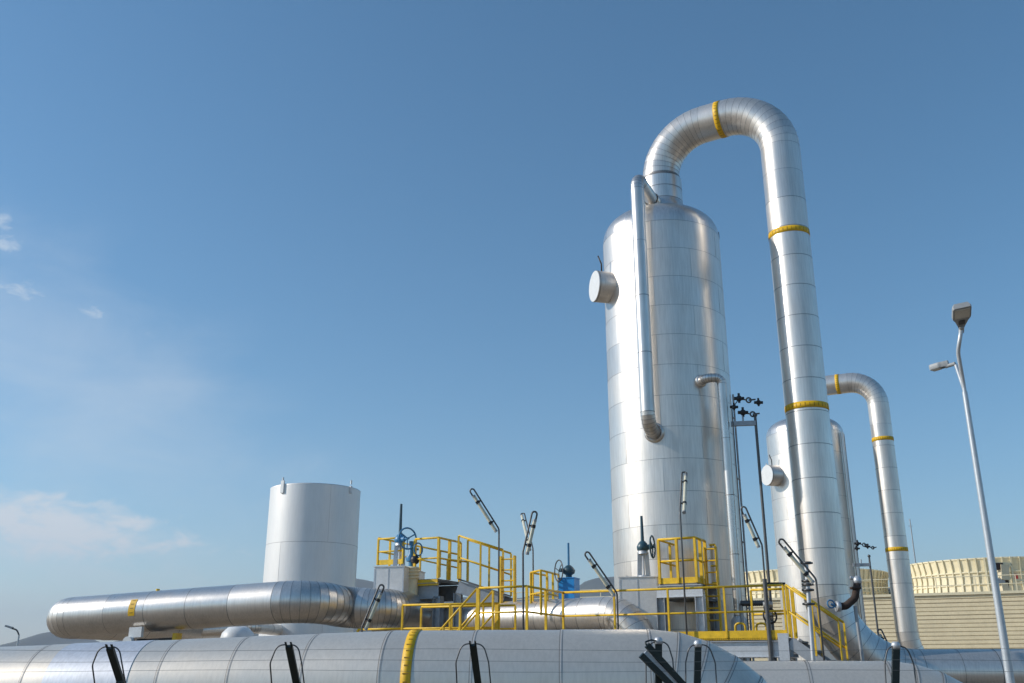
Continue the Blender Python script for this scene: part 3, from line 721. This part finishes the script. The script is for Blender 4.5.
# ------------------------------------------------------------------ strip lights on bent poles
def strip_light(base, bend, tip, Y, label, dY=0.0, dpole='pole', end_on=False, side=-1):
    b0_ = at(*base, Y); b1_ = at(*bend, Y); b1_.x = b0_.x + (b1_.x - at(base[0] + (bend[0] - base[0]), base[1], Y).x); tp_ = at(*tip, Y + dY)
    b1_ = at(*bend, Y)
    g = Vector((b1_.x, b1_.y, 0))
    t = thing('strip_light', g, label, 'lamp', 'tube lights on bent poles')
    arm = (tp_ - b1_); ad = arm.normalized(); sdir = ad.cross(Vector((b1_.x, b1_.y, b1_.z - CAMZ)).normalized()).normalized() * side
    if sdir.z > 0: sdir = -sdir
    r_ = .021
    mb = MB(); mb.pipe([g, b1_, tp_, tp_ + sdir * .115, tp_ + sdir * .115 - ad * .22], r_, [.18, .06, .06], 8, steps=4); mb.build('pole', dpole, t)
    L = arm.length; s0_ = b1_ + ad * L * .02 + sdir * .095; s1_ = tp_ - ad * .22 + sdir * .095
    mb = MB(); mb.tube(s0_, s1_, .042, 12); mb.build('tube_housing', 'cream', t)
    for k in (.22, .84):
        q = s0_.lerp(s1_, k); mb = MB(); mb.tube(q - ad * .035, q + ad * .035, .052, 12); mb.beam(q, q - sdir * .095, .06, .03); mb.build('clamp', 'black', t)
    mb = MB(); mb.tube(s0_ - ad * .05, s0_, .045, 12); mb.tube(s1_, s1_ + ad * .05, .045, 12); mb.build('end_cap', 'lamp', t)
    return t
strip_light((499, 590), (499, 529), (473, 488), 24.8, 'tube light leaning up left at the end of the sloping gangway')
strip_light((523, 625), (523, 552), (532.5, 511), 21.5, 'tube light leaning slightly right above the short left stair', side=1)
strip_light((533, 600), (533, 549), (524.3, 513), 27.5, 'tube light seen almost edge on behind the light above the short left stair', dY=2.5)
strip_light((617, 600), (617, 593), (588, 551), 23.3, 'tube light leaning left beside the hill, between the blue actuator and the tallest vessel')
strip_light((360, 632), (362, 627), (380, 584), 22.5, 'tube light leaning right in front of the S-bend of the left fat pipe', side=-1)
strip_light((681, 560), (680, 512), (682, 472), 22.6, 'upright tube light seen end on against the tallest vessel', dY=1.3)
strip_light((765, 630), (762, 545), (745, 506), 22.6, 'tube light leaning left between the tallest vessel and the descending pipe')
strip_light((818, 640), (816, 579), (782, 538), 20.6, 'tube light leaning left in front of the descending pipe')
for (base, bend, tip, Y, lb) in (((893, 665), (892, 652), (881, 629), 27, 'small far tube light low in front of the beige wall'),):
    strip_light(base, bend, tip, Y, lb, dY=.5)

# ------------------------------------------------------------------ instrument stands
def instrument(root, p, flip=1):
    for nm, spec in (('gauge', 0), ('transmitter', 1)):
        pass
def inst_stand(px_post, py_top, Y, brk_l, instr, label, scale=1.0):
    pt = at(px_post, py_top, Y); g = g0(pt)
    t = thing('instrument_stand', g, label, 'instrument stand', 'instrument stands beside the vessels')
    mb = MB(); mb.tube(g, pt, .036 * scale, 10); mb.ball(pt, .06 * scale); mb.build('post', 'pole', t)
    pl = at(brk_l, py_top + 9, Y + .1); pr = Vector((pt.x, pt.y, pl.z))
    mb = MB(); mb.beam(pl, pr, .09, .12 * scale); mb.tube(pl.lerp(pr, .5) + Z * .05, pl.lerp(pr, .5) + Z * .22, .025, 8); mb.build('bracket', 'galv', t)
    for k, (px, py, s_) in enumerate(instr):
        p = at(px, py, Y + .05); s_ = s_ * scale * .82
        mb = MB(); mb.ball(p, .10 * s_); mb.tube(p - Vector((.16 * s_, 0, 0)), p + Vector((.16 * s_, 0, 0)), .055 * s_, 10); mb.tube(p - Z * .14 * s_, p + Z * .17 * s_, .04 * s_, 8)
        mb.build('transmitter', 'black', t)
        if k % 2 == 0:
            q = p + Vector((.30 * s_, -.02, -.05)); gm = MB(); gm.torus(q, (0, 1, .1), .075 * s_, .022, 20, 6); gm.tube(p, q - Vector((.05, 0, 0)), .018, 6); gm.tube(q, q + Vector((.22 * s_, 0, .02)), .022, 6); gm.build('gauge', 'pole', t)
    p0 = at(brk_l + 1, py_top - 4, Y); mb = MB(); mb.pipe([at(instr[0][0], instr[0][1], Y + .05), at(brk_l + 1, py_top - 6, Y), Vector((at(brk_l + 1, py_top, Y).x, Y, 0.0))], .014, .1, 6); mb.build('impulse_tube', 'pole', t)
    return t
inst_stand(755, 415, 24.4, 731, [(739, 398.5, 1.0), (734, 407, .8), (743, 412.5, 1.0), (758.5, 402.5, .85)], 'tall instrument stand with black gauges between the tallest vessel and the descending pipe')
inst_stand(869, 556, 38.5, 853, [(857.5, 543.5, 1.0), (857, 548.5, .8), (867.5, 546.5, .8)], 'instrument stand with small black gauges right of the farther vessel')
# thick post beside the first stand
p = at(764, 560, 22.3)
# relief valve with brown elbow
Yr = 23.3; t = thing('relief_valve', g0(at(856, 590, Yr)), 'relief valve with a rusty brown elbow beside the farther vessel', 'valve')
q = at(857, 579, Yr); mb = MB(); mb.lathe(q - Z * .12, [(.06, 0), (.10, .03), (.10, .13), (.06, .17), (.03, .19)], 16, capb=True, capt=True); mb.tube(q, q + Vector((-.16, 0, .03)), .04, 10); mb.build('bonnet', 'galvlight', t)
mb = MB(); mb.pipe([q - Z * .08, at(855, 598, Yr), at(846, 606, Yr), at(836, 607, Yr)], .085, .16, 12); mb.lathe(at(855.5, 588, Yr), [(.13, -.025), (.13, .025)], 16, capb=True, capt=True); mb.build('elbow', 'rust', t)
mb = MB(); e_ = at(838, 606.5, Yr); mb.lathe(e_, [(.115, -.05), (.115, .05)], 16, 0, Vector((1, 0, 0)), capb=True, capt=True); mb.build('flange', 'galvlight', t)
mb = MB(); e_ = at(831, 604, Yr); mb.torus(e_, (.2, -1, .2), .09, .018); mb.tube(at(837, 607, Yr), e_, .03, 8); mb.build('handwheel', 'blue', t)
mb = MB(); q = at(855, 606, Yr); mb.tube(Vector((q.x + .1, q.y, 0)), q, .04, 10); mb.build('stand_pipe', 'galv', t)
# valve train behind stair
Yv = 22.9; t = thing('drain_valve', g0(at(770, 630, Yv)), 'small drain valve with a dark handwheel behind the right end of the walkway', 'valve')
q = at(770, 616, Yv); mb = MB(); mb.torus(q, (.2, -1, .1), .16, .022); a, b = MB.frame(Vector((.2, -1, .1)))
for k in range(3): mb.tube(q, q + (a * math.cos(k * 2.094) + b * math.sin(k * 2.094)) * .16, .014, 6)
mb.build('handwheel', 'black', t)
mb = MB(); mb.tube(Vector((q.x, q.y + .1, 0)), q + Vector((0, .1, .3)), .045, 10); mb.ball(q + Vector((0, .1, 0)), .10); mb.lathe(q + Vector((0, .1, .2)), [(.11, 0), (.11, .12)], 14, capb=True, capt=True); mb.build('body', 'galv', t)
t = thing('dark_pipe', g0(at(752, 603, 24)), 'dark ribbed pipe crossing behind the walkway rails right of the tallest vessel', 'pipe')
p0, p1 = at(741, 603.5, 24), at(765, 603, 23.7); mb = MB(); mb.tube(p0, p1, .06, 12)
for k in range(12): mb.tube(p0.lerp(p1, k / 12), p0.lerp(p1, k / 12 + .035), .07, 12)
mb.build('sleeve', 'pole', t); mb = MB(); q = p0.lerp(p1, .45); mb.tube(q, q + Z * .16, .035, 8); mb.build('nipple', 'black', t)
mb = MB(); mb.tube(g0(p1), p1, .045, 8); mb.tube(g0(p0), p0, .045, 8); mb.build('stand', 'galv', t)
p0, p1 = at(765, 583.5, 21.9), at(785, 583.5, 21.9); t = thing('sign_bar', g0(p0), 'flat dark bar at the top of the post beside the stair', 'bar')
mb = MB(); mb.beam(p0, p1, .05, .045); mb.build('arm', 'black', t); mb = MB(); mb.tube(g0(p0), p0 + Z * .1, .05, 12); mb.build('post', 'pole', t)
for i, (xa, xb, lb) in enumerate(((736, 746, 'bent pipe hoop on the walkway, left of the pair'), (757, 767, 'bent pipe hoop on the walkway beside the drain valve'))):
    pa, pb = at(xa, 636, 22.7), at(xb, 636, 22.6); pa.z = pb.z = zw; zt_h = zat(623.5, 22.7)
    o = MB().pipe([pa, Vector((pa.x, pa.y, zt_h)), Vector((pb.x, pb.y, zt_h)), pb], .026, .08, 8).build('pipe_hoop', 'yellow', loc=pa); tag(o, lb, 'pipe hoop', 'pipe hoops on the walkway')
# valve cluster in front of the riser, by the stair
Yv = 21.2; t = thing('sample_valve', g0(at(810, 600, Yv)), 'slim sampling pipe with small stacked valves in front of the descending pipe', 'valve')
q0_ = at(806, 562, Yv); mb = MB(); mb.tube(g0(at(809, 640, Yv)), q0_, .045, 10); mb.build('pipe', 'galvlight', t)
for py in (563, 581, 584.5, 590, 604):
    q = at(806.5 + (py - 562) * .05, py, Yv); mb = MB(); mb.lathe(q, [(.10, -.025), (.10, .025)], 14, capb=True, capt=True); mb.tube(q - Vector((.13, 0, 0)), q + Vector((.13, 0, 0)), .022, 8); mb.build('flange', 'pole', t)

# ------------------------------------------------------------------ street lamps
def street_lamp(Y, pole, arms, label, r0, r1):
    top = at(*pole[0], Y); p_low = at(*pole[1], Y); g = Vector((top.x, Y, 0))
    t = thing('street_lamp', g, label, 'street lamp', 'street lamps')
    zs = zat(pole[2], Y)
    mb = MB(); mb.tube(g, Vector((top.x, Y, zs)), r0, 18, r1); mb.lathe(g, [(r0 * 1.8, 0), (r0 * 1.8, .04), (r0 * 1.1, .06)], 16); mb.build('pole', 'lampole', t)
    return t, Vector((top.x, Y, zs))
t, ps = street_lamp(14.0, ((966, 400), (1006, 640), 392), None, 'tall pale street lamp with two heads at the right edge', .064, .038)
hp = at(961.5, 328, 13.6); m1 = at(957.9, 352, 13.8)
mb = MB(); mb.pipe([ps - Z * .2, ps + Z * .15, m1, hp], .030, .5, 12, steps=8); mb.build('arm', 'lampole', t)
hq = at(949, 365.5, 14.3); mb = MB(); mb.pipe([ps - Z * .2, ps + Z * .02, at(955, 362.5, 14.25), hq + Vector((.03, 0, .01))], .026, [.4, .10], 12, steps=6); mb.build('arm', 'lampole', t)
def lamp_head(t, neck, fwd, upv, L, W, sk=.04):
    fwd = fwd.normalized(); upv = (upv - fwd * upv.dot(fwd)).normalized(); sd = fwd.cross(upv)
    out = [(0, .32), (.10, .42), (.34, .72), (.46, .96), (.52, 1.0), (.94, 1.0), (1.0, .86)]
    mb = MB()
    def loop(k, zoff): 
        i0 = len(mb.v); pts = [(x, w) for x, w in out] + [(x, -w) for x, w in out[::-1]]
        for x, w in pts: mb.v.append(neck + fwd * (x * L) + sd * (w * W / 2 * k) + upv * zoff)
        return list(range(i0, i0 + len(pts)))
    A = loop(.96, 0); B = loop(1.0, .02); C = loop(1.0, .045); D = loop(.82, .085)
    mb.face(A[::-1]); mb.bridge(A, B, 0, False); mb.bridge(B, C, 0, False); mb.bridge(C, D, 0, False); mb.face(D)
    hd = mb.build('lamp_head', 'lamp', t)
    gm = MB(); gm.box(neck + fwd * (L * .72) - upv * .004, fwd * (L * .21), sd * (W * .39), upv * .004); gm.build('lens', 'glass', hd)
    gm = MB(); gm.box(neck + fwd * (L * .30) - upv * .006, fwd * (L * .09), sd * (W * .16), upv * .008); gm.build('driver_cover', 'pole', hd)
    gm = MB(); gm.tube(neck - fwd * .10, neck + fwd * .06, sk, 12); gm.build('socket', 'lamp', hd)
lamp_head(t, hp, Vector((-.30, -.80, .22)), Vector((-.05, .25, 1)), .55, .265)
lamp_head(t, hq, Vector((-.62, .70, -.08)), Vector((-.08, 0, 1)), .28, .16, .03)
t2, ps2 = street_lamp(60.0, ((18.5, 638), (19, 645), 635), None, 'tiny distant street lamp at the far left edge', .06, .05)
mb = MB(); q = at(11, 628, 60); mb.pipe([ps2 - Z * .1, ps2, at(17, 630, 60), q], .045, .3, 8); mb.build('arm', 'pole', t2)
mb = MB(); mb.beam(q + Vector((.1, 0, 0)), q + Vector((-.32, 0, .12)), .26, .1); mb.build('lamp_head', 'lamp', t2)

# ------------------------------------------------------------------ cooling tower at right
Yw = 62.0
wA = at(700, 605, 68.0); wB = at(1024, 592, 59.5)
wd = Vector((wB.x - wA.x, wB.y - wA.y, 0)).normalized(); wv = Vector((-wd.y, wd.x, 0)); zw_ = (at(862, 598.5, 63.5).z + wB.z) / 2
W0 = Vector((wA.x, wA.y, 0)) - wd * 14; W1 = Vector((wB.x, wB.y, 0)) + wd * 22; LW = (W1 - W0).length
t = thing('cooling_tower', W0, 'long beige ribbed cooling tower building behind the right hand pipes', 'building')
mb = MB(); nr = int(zw_ / .235); D_ = 18.0
mb.box((W0 + W1) / 2 + wv * (D_ / 2 + .08) + Z * zw_ / 2, wd * LW / 2, wv * D_ / 2, Z * zw_ / 2 * .998, 1)
for k in range(nr):   # overlapping horizontal sheets
    z0_ = k * zw_ / nr; z1_ = (k + 1) * zw_ / nr
    i0 = len(mb.v)
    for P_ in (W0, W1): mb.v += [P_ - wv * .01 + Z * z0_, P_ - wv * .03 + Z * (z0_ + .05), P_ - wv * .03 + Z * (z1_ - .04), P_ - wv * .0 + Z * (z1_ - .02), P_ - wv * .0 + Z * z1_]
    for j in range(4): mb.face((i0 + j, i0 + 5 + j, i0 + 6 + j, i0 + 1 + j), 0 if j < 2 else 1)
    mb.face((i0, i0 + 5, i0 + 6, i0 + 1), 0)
mb.build('wall', ['beige', 'beigeln'], t)
mb = MB(); mb.box((W0 + W1) / 2 + wv * .02 + Z * (zw_ + .07), wd * LW / 2, wv * .16, Z * .08); mb.build('coping', 'stack', t)
dk = MB(); rl = MB(); n = int(LW / 2.2)
rl.tube(W0 + wv * .3 + Z * (zw_ + 1.1), W1 + wv * .3 + Z * (zw_ + 1.1), .03, 6); rl.tube(W0 + wv * .3 + Z * (zw_ + .6), W1 + wv * .3 + Z * (zw_ + .6), .025, 6)
rr = rl.build('railing', 'stack', t)
for k in range(n + 1):
    p = W0.lerp(W1, k / n) + wv * .3; pm = MB(); pm.beam(p + Z * (zw_ + .15), p + Z * (zw_ + 1.1), .05, .05, wd); pm.build('post', 'stack', rr)
def fan_stack(px_c, Y, rad, y_top, label, sign=False):
    c = at(px_c, 598, Y); zt_ = zat(y_top, Y - rad); c = Vector((c.x, c.y, zw_)); H = zt_ - zw_
    t = thing('fan_stack', c, label, 'fan stack', 'fan stacks on the cooling tower')
    mb = MB(); n = 72
    prof = [(1.0, 0), (.985, .3), (.975, .5), (.985, .75), (1.01, 1.0)]
    mb.lathe(c, [(rad * a, H * b) for a, b in prof], n); mb.lathe(c, [(rad * 1.0, H), (rad * .96, H), (rad * .93, H * .5)], n); mb.build('cylinder', 'stack', t)
    for hh in (.03, .36, .66, .985):
        mb = MB(); k = 1.0 - .025 * math.sin(math.pi * hh); mb.lathe(c + Z * H * hh, [(rad * k + .0, -.045), (rad * k + .10, -.045), (rad * k + .10, .045), (rad * k, .045)], n, sm=False); mb.build('stiffener_ring', 'stack', t)
    for j in range(n):
        a = 2 * math.pi * (j + .5) / n; d = Vector((math.sin(a), -math.cos(a), 0))
        if d.y > .2: continue
        mb = MB(); i = 0
        for (r0_, h0_), (r1_, h1_) in zip(prof, prof[1:]):
            mb.beam(c + d * (rad * r0_ + .06) + Z * H * h0_, c + d * (rad * r1_ + .06) + Z * H * h1_, .07 if j % 3 else .12, .09, d)
        mb.build('rib', 'stack', t)
    return t, c, zt_
fs, cF, ztF = fan_stack(993, 70, 6.0, 556.5, 'cream ribbed fan stack with a red sign, at the right edge on the beige building')
q = at(974.5, 584.5, 70); a = math.asin((q.x - cF.x) / 6.0); d = Vector((math.sin(a), -math.cos(a), 0)); mb = MB(); mb.box(Vector((cF.x, cF.y, q.z)) + d * 6.07, d.cross(Z) * .12, d * .03, Z * .18); mb.build('sign', 'red', fs)
fs2, cF2, _ = fan_stack(806, 76, 6.0, 568, 'cream ribbed fan stack seen between the tallest vessel and the descending pipe')
# motor frame on tower
Yf = 61.8; t = thing('hoist_frame', Vector((at(1000, 597, Yf).x, Yf, zw_)), 'white steel hoist frame on the beige building beside the right fan stack', 'frame')
mb = MB()
def fr(a, b, w=.12): mb.beam(at(*a, Yf), at(*b, Yf), w, w)
fr((993, 563.5), (1011, 563.5)); fr((1011, 564), (999, 578)); fr((1011, 564), (1015, 592)); fr((999, 578), (1011, 578)); fr((1015, 580), (1024, 580)); mb.build('frame', 'stack', t)
mb = MB(); fr((1003, 565), (1004, 580), .5); fr((1003, 583), (1005, 592), .4); mb.build('motor', 'beigeln', t)
mb = MB(); fr((996, 581), (1004, 582), .35); mb.build('pump', 'galv', t)
mb = MB(); fr((1006, 566), (1007, 592), .2); fr((994, 566.5), (1002, 566.5), .4); mb.build('duct', 'rust', t)
# radio mast
Ym = 150; p = at(912.5, 540, Ym); t = thing('radio_mast', g0(p), 'thin radio mast behind the right fan stack', 'mast')
mb = MB(); mb.tube(g0(p), Vector((p.x, p.y, zat(519, Ym))), .14, 6, .08); mb.build('pole', 'galv', t); mb = MB(); mb.beam(g0(p) + Z * (zat(526, Ym)) - Vector((.35, 0, 0)), g0(p) + Z * zat(526, Ym) + Vector((.35, 0, 0)), .06, .06); mb.build('aerial', 'galv', t)

# ------------------------------------------------------------------ trees behind the tower
m, nt, b = newmat('leaves'); geo = N(nt, 'ShaderNodeNewGeometry'); cr = N(nt, 'ShaderNodeValToRGB'); nt.links.new(geo.outputs['Random Per Island'], cr.inputs['Fac'])
cr.color_ramp.elements[0].color = (.03, .05, .018, 1); cr.color_ramp.elements[1].color = (.09, .11, .045, 1); nt.links.new(cr.outputs[0], b.inputs['Base Color']); b.inputs['Roughness'].default_value = .8; M['leaf'] = m
M['bark'] = paint('bark', (.10, .075, .05), .9)
def tree(px, py_top, Y, w, label):
    p = at(px, py_top, Y); g = g0(p); H = p.z; t = thing('tree', g, label, 'tree', 'trees beyond the cooling tower')
    mb = MB(); mb.tube(g, g + Z * H * .6, .28, 8, .12)
    rnd = random.Random(px)
    for k in range(6):
        a = rnd.uniform(0, 6.28); q = g + Z * H * rnd.uniform(.35, .55); mb.tube(q, q + Vector((math.cos(a) * w * .35, math.sin(a) * w * .35, H * .25)), .1, 6, .04)
    mb.build('trunk', 'bark', t)
    cl = [(Vector((rnd.uniform(-.7, .7) * w / 2, rnd.uniform(-.7, .7) * w / 2, H * rnd.uniform(.5, .9))), rnd.uniform(.22, .4) * w / 1.4) for _ in range(11)]
    mb = MB()
    for _ in range(1500):
        c, r = rnd.choice(cl); d = Vector((rnd.gauss(0, 1), rnd.gauss(0, 1), rnd.gauss(0, .8))).normalized() * r * rnd.uniform(.5, 1.05)
        o = g + c + d; o.z = min(o.z, H * 1.0)
        a = Vector((rnd.gauss(0, 1), rnd.gauss(0, 1), rnd.gauss(0, 1))).normalized(); b2 = a.orthogonal().normalized(); s_ = rnd.uniform(.16, .34)
        i0 = len(mb.v); mb.v += [o - a * s_, o + b2 * s_ * .6, o + a * s_, o - b2 * s_ * .6]; mb.face((i0, i0 + 1, i0 + 2, i0 + 3))
    mb.build('crown', 'leaf', t)
for px, py, Y, w, lb in ((868, 586, 120, 5.5, 'leftmost dark tree crown above the beige wall'), (884, 581, 128, 6.5, 'tallest dark tree crown beside the thinner overhead pipe'), (856, 588, 132, 6, 'dark tree crown behind the relief valve'), (902, 589, 124, 6, 'dark tree crown hidden behind the thinner overhead pipe')):
    tree(px, py, Y, w, lb)

# ------------------------------------------------------------------ near fence
Yn = 9.0
fn = thing('wire_fence', Vector((0, Yn, 0)), 'dark green posted wire fence along the bottom edge, with bent post tops', 'fence')
def arm_post(px_b, py_b, px_t, py_t, lean=.28, w=.06, straight=False):
    pb = at(px_b, py_b, Yn); ptp = at(px_t, py_t, Yn - (0 if straight else lean)); g = Vector((pb.x, Yn, 0))
    mb = MB(); mb.beam(g, pb, w, w, Vector((0, 1, 0))); mb.beam(pb - Z * .02, ptp, w, w * .55, Vector((0, 1, 0)))
    if not straight:
        e = (ptp - pb).normalized()
        for k in (-1, 1): mb.box(ptp + e * .015 + Vector((w * .38 * k, 0, 0)), Vector((w * .12, 0, 0)), Vector((0, w * .2, 0)), e * .03)
    po = mb.build('post', 'green', fn)
    if straight:
        cm = MB(); cm.lathe(ptp, [(w * .62, -.01), (w * .62, .03), (w * .4, .05)], 14, capt=True, capb=True); cm.build('cap', 'galvlight', po)
    for k in (-1, 1):   # loose wire loop either side
        lw_ = random.uniform(.10, .15)
        wm = MB(); wm.pipe([ptp + Vector((.02 * k, -.01, .01)), ptp + Vector((lw_ * .75 * k, -.01, .01)), ptp + Vector((lw_ * 1.15 * k, 0, -.14)), Vector((pb.x + lw_ * 1.25 * k + (ptp.x - pb.x) * .3, Yn - .04, pb.z - .25)), Vector((pb.x + lw_ * k, Yn - .02, pb.z - .8))], .0065, .08, 6)
        wm.build('wire_loop', 'pole', po)
    return ptp, pb
arm_post(121, 679, 110, 648); arm_post(297, 682, 289, 646); arm_post(478.5, 684, 473, 645); arm_post(697, 684, 698, 646, straight=True, w=.058); arm_post(895, 684, 896, 647.5, straight=True, w=.062)
arm_post(658.5, 684, 658.5, 643, straight=True, w=.06)
for px in (-70, 1095): arm_post(px, 680, px - 5, 647)
# brace at the corner: two dark bars with a pale strip between
mb = MB(); mb.beam(at(647, 645, Yn - .12), at(690, 692, Yn - .05), .042, .05); mb.beam(at(641, 655, Yn - .14), at(683, 697, Yn - .08), .042, .05)
mb.pipe([at(647, 646, Yn - .12), at(645, 642, Yn - .1), at(651, 640, Yn - .06), at(658, 641, Yn)], .008, .02, 6); br = mb.build('brace', 'green', fn)
mb = MB(); mb.beam(at(645, 652, Yn - .10), at(687, 695, Yn - .04), .03, .035); mb.build('brace_strip', 'galvlight', br)
for i, py in enumerate((650, 661, 671)):
    mb = MB(); pts = []
    for px in range(-120, 1160, 40): pts.append(at(px, py + 1.2 * math.sin(px * .011 + i), Yn - .22 + .06 * i))
    mb.pipe(pts, .0015, 0, 5); mb.build('wire', 'wire', fn)

# ------------------------------------------------------------------ haze
m = bpy.data.materials.new('air'); m.use_nodes = True; nt = m.node_tree; nt.nodes.clear()
pv = N(nt, 'ShaderNodeVolumePrincipled'); pv.inputs['Color'].default_value = (.80, .88, 1, 1); pv.inputs['Density'].default_value = .00019; pv.inputs['Anisotropy'].default_value = .2
out = N(nt, 'ShaderNodeOutputMaterial'); nt.links.new(pv.outputs[0], out.inputs['Volume']); M['air'] = m
mb = MB(); mb.box(Vector((0, 300, 208)), Vector((7300, 0, 0)), Vector((0, 7500, 0)), Z * 212); hz = mb.build('haze', 'air'); tag(hz, kind='stuff')
hz['label'] = 'thin pale haze over the distant hills'

# ------------------------------------------------------------------ light and sky
SUN_AZ = R(-91.0)     # compass angle of the sun from the view direction (negative = left)
SUN_EL = R(29.0)
sd = bpy.data.lights.new('sun', 'SUN'); sd.energy = 4.0; sd.angle = R(.53); sd.color = (1, .945, .86)
so = bpy.data.objects.new('sun', sd); COL.objects.link(so)
to_sun = Vector((math.sin(SUN_AZ) * math.cos(SUN_EL), math.cos(SUN_AZ) * math.cos(SUN_EL), math.sin(SUN_EL)))
so.rotation_euler = to_sun.to_track_quat('Z', 'Y').to_euler()
w = bpy.data.worlds.new('World'); S.world = w; w.use_nodes = True; nt = w.node_tree; nt.nodes.clear()
sky = N(nt, 'ShaderNodeTexSky', sky_type='NISHITA'); sky.sun_disc = False; sky.sun_elevation = SUN_EL; sky.sun_rotation = SUN_AZ
sky.air_density = 1.0; sky.dust_density = 0.25; sky.ozone_density = 3.0; sky.altitude = 100
bg = N(nt, 'ShaderNodeBackground'); bg.inputs['Strength'].default_value = .138
# clouds: soft patches placed by compass direction, broken by noise
tc = N(nt, 'ShaderNodeTexCoord'); vec = tc.outputs['Generated']
def cloud(px, py, sx, sy, amp, nscale, thr, rot=0.0, con=1.3, wd=.55):
    d = (at(px, py, 1.0) - Vector((0, 0, CAMZ))).normalized(); rx = Vector((d.y, -d.x, 0)).normalized(); uy = rx.cross(d)
    rx, uy = rx * math.cos(rot) + uy * math.sin(rot), uy * math.cos(rot) - rx * math.sin(rot)
    def dot(v, s):
        n = N(nt, 'ShaderNodeVectorMath', operation='DOT_PRODUCT'); nt.links.new(vec, n.inputs[0]); n.inputs[1].default_value = v / (s / F); return n.outputs['Value']
    q = mth(nt, 'ADD', mth(nt, 'POWER', dot(rx, sx), 2), mth(nt, 'POWER', dot(uy, sy), 2))
    g = mth(nt, 'POWER', 2.718, mth(nt, 'MULTIPLY', q, -1.0))
    nz = N(nt, 'ShaderNodeTexNoise'); nz.inputs['Scale'].default_value = nscale; nz.inputs['Detail'].default_value = 7; nz.inputs['Roughness'].default_value = .6; nz.inputs['Distortion'].default_value = .4
    mp = N(nt, 'ShaderNodeMapping'); mp.inputs['Scale'].default_value = (1, 1, 2.2); mp.inputs['Location'].default_value = (px * .01, 0, py * .01); nt.links.new(vec, mp.inputs['Vector']); nt.links.new(mp.outputs[0], nz.inputs['Vector'])
    fwd = N(nt, 'ShaderNodeVectorMath', operation='DOT_PRODUCT'); nt.links.new(vec, fwd.inputs[0]); fwd.inputs[1].default_value = d
    k = mth(nt, 'ADD', g, mth(nt, 'MULTIPLY', mth(nt, 'SUBTRACT', nz.outputs['Fac'], .5), con))
    mr = N(nt, 'ShaderNodeMapRange', interpolation_type='SMOOTHSTEP'); mr.inputs['From Min'].default_value = thr; mr.inputs['From Max'].default_value = thr + wd; mr.inputs['To Max'].default_value = amp
    nt.links.new(k, mr.inputs['Value'])
    lim = mth(nt, 'MULTIPLY', mr.outputs['Result'], mth(nt, 'GREATER_THAN', fwd.outputs['Value'], .2))
    return mth(nt, 'MULTIPLY', lim, mth(nt, 'MINIMUM', mth(nt, 'MULTIPLY', g, 3.0), 1.0))
cl = None
for args in ((20, 290, 26, 11, .80, 46, .25, 0, 2.0, 1.3), (97, 313, 17, 9, .75, 50, .25, -.3, 2.0, 1.3), (2, 222, 14, 11, .7, 50, .25, 0, 2.0, 1.3), (5, 245, 20, 9, .7, 50, .25, 0, 2.0, 1.3), (150, 335, 12, 6, .22, 50, .25, -.3, 2.0, 1.3),
             (60, 528, 125, 28, .95, 24, .16, -.10, 2.2, .85), (30, 540, 150, 36, .40, 14, .15, -.1, 1.8, 1.1), (100, 395, 230, 100, .42, 7, .10, -.45, 1.5, 1.5), (-40, 610, 240, 40, .22, 9, .2, 0, 1.6, 1.2)):
    c = cloud(*args); cl = c if cl is None else mth(nt, 'MAXIMUM', cl, c)
mix = N(nt, 'ShaderNodeMix', data_type='RGBA'); nt.links.new(cl, mix.inputs['Factor']); hs = N(nt, 'ShaderNodeHueSaturation'); hs.inputs['Saturation'].default_value = 1.18; hs.inputs['Hue'].default_value = .490; nt.links.new(sky.outputs[0], hs.inputs['Color']); nt.links.new(hs.outputs[0], mix.inputs['A']); mix.inputs['B'].default_value = (5.3, 5.75, 6.2, 1)
nt.links.new(mix.outputs['Result'], bg.inputs['Color'])
ow = N(nt, 'ShaderNodeOutputWorld'); nt.links.new(bg.outputs[0], ow.inputs['Surface'])
S.view_settings.view_transform = 'Standard'; S.view_settings.look = 'None'; S.view_settings.exposure = 0.0; S.view_settings.gamma = 1
S.render.engine = 'CYCLES'
S.cycles.max_bounces = 8; S.cycles.glossy_bounces = 6; S.cycles.sample_clamp_indirect = 6
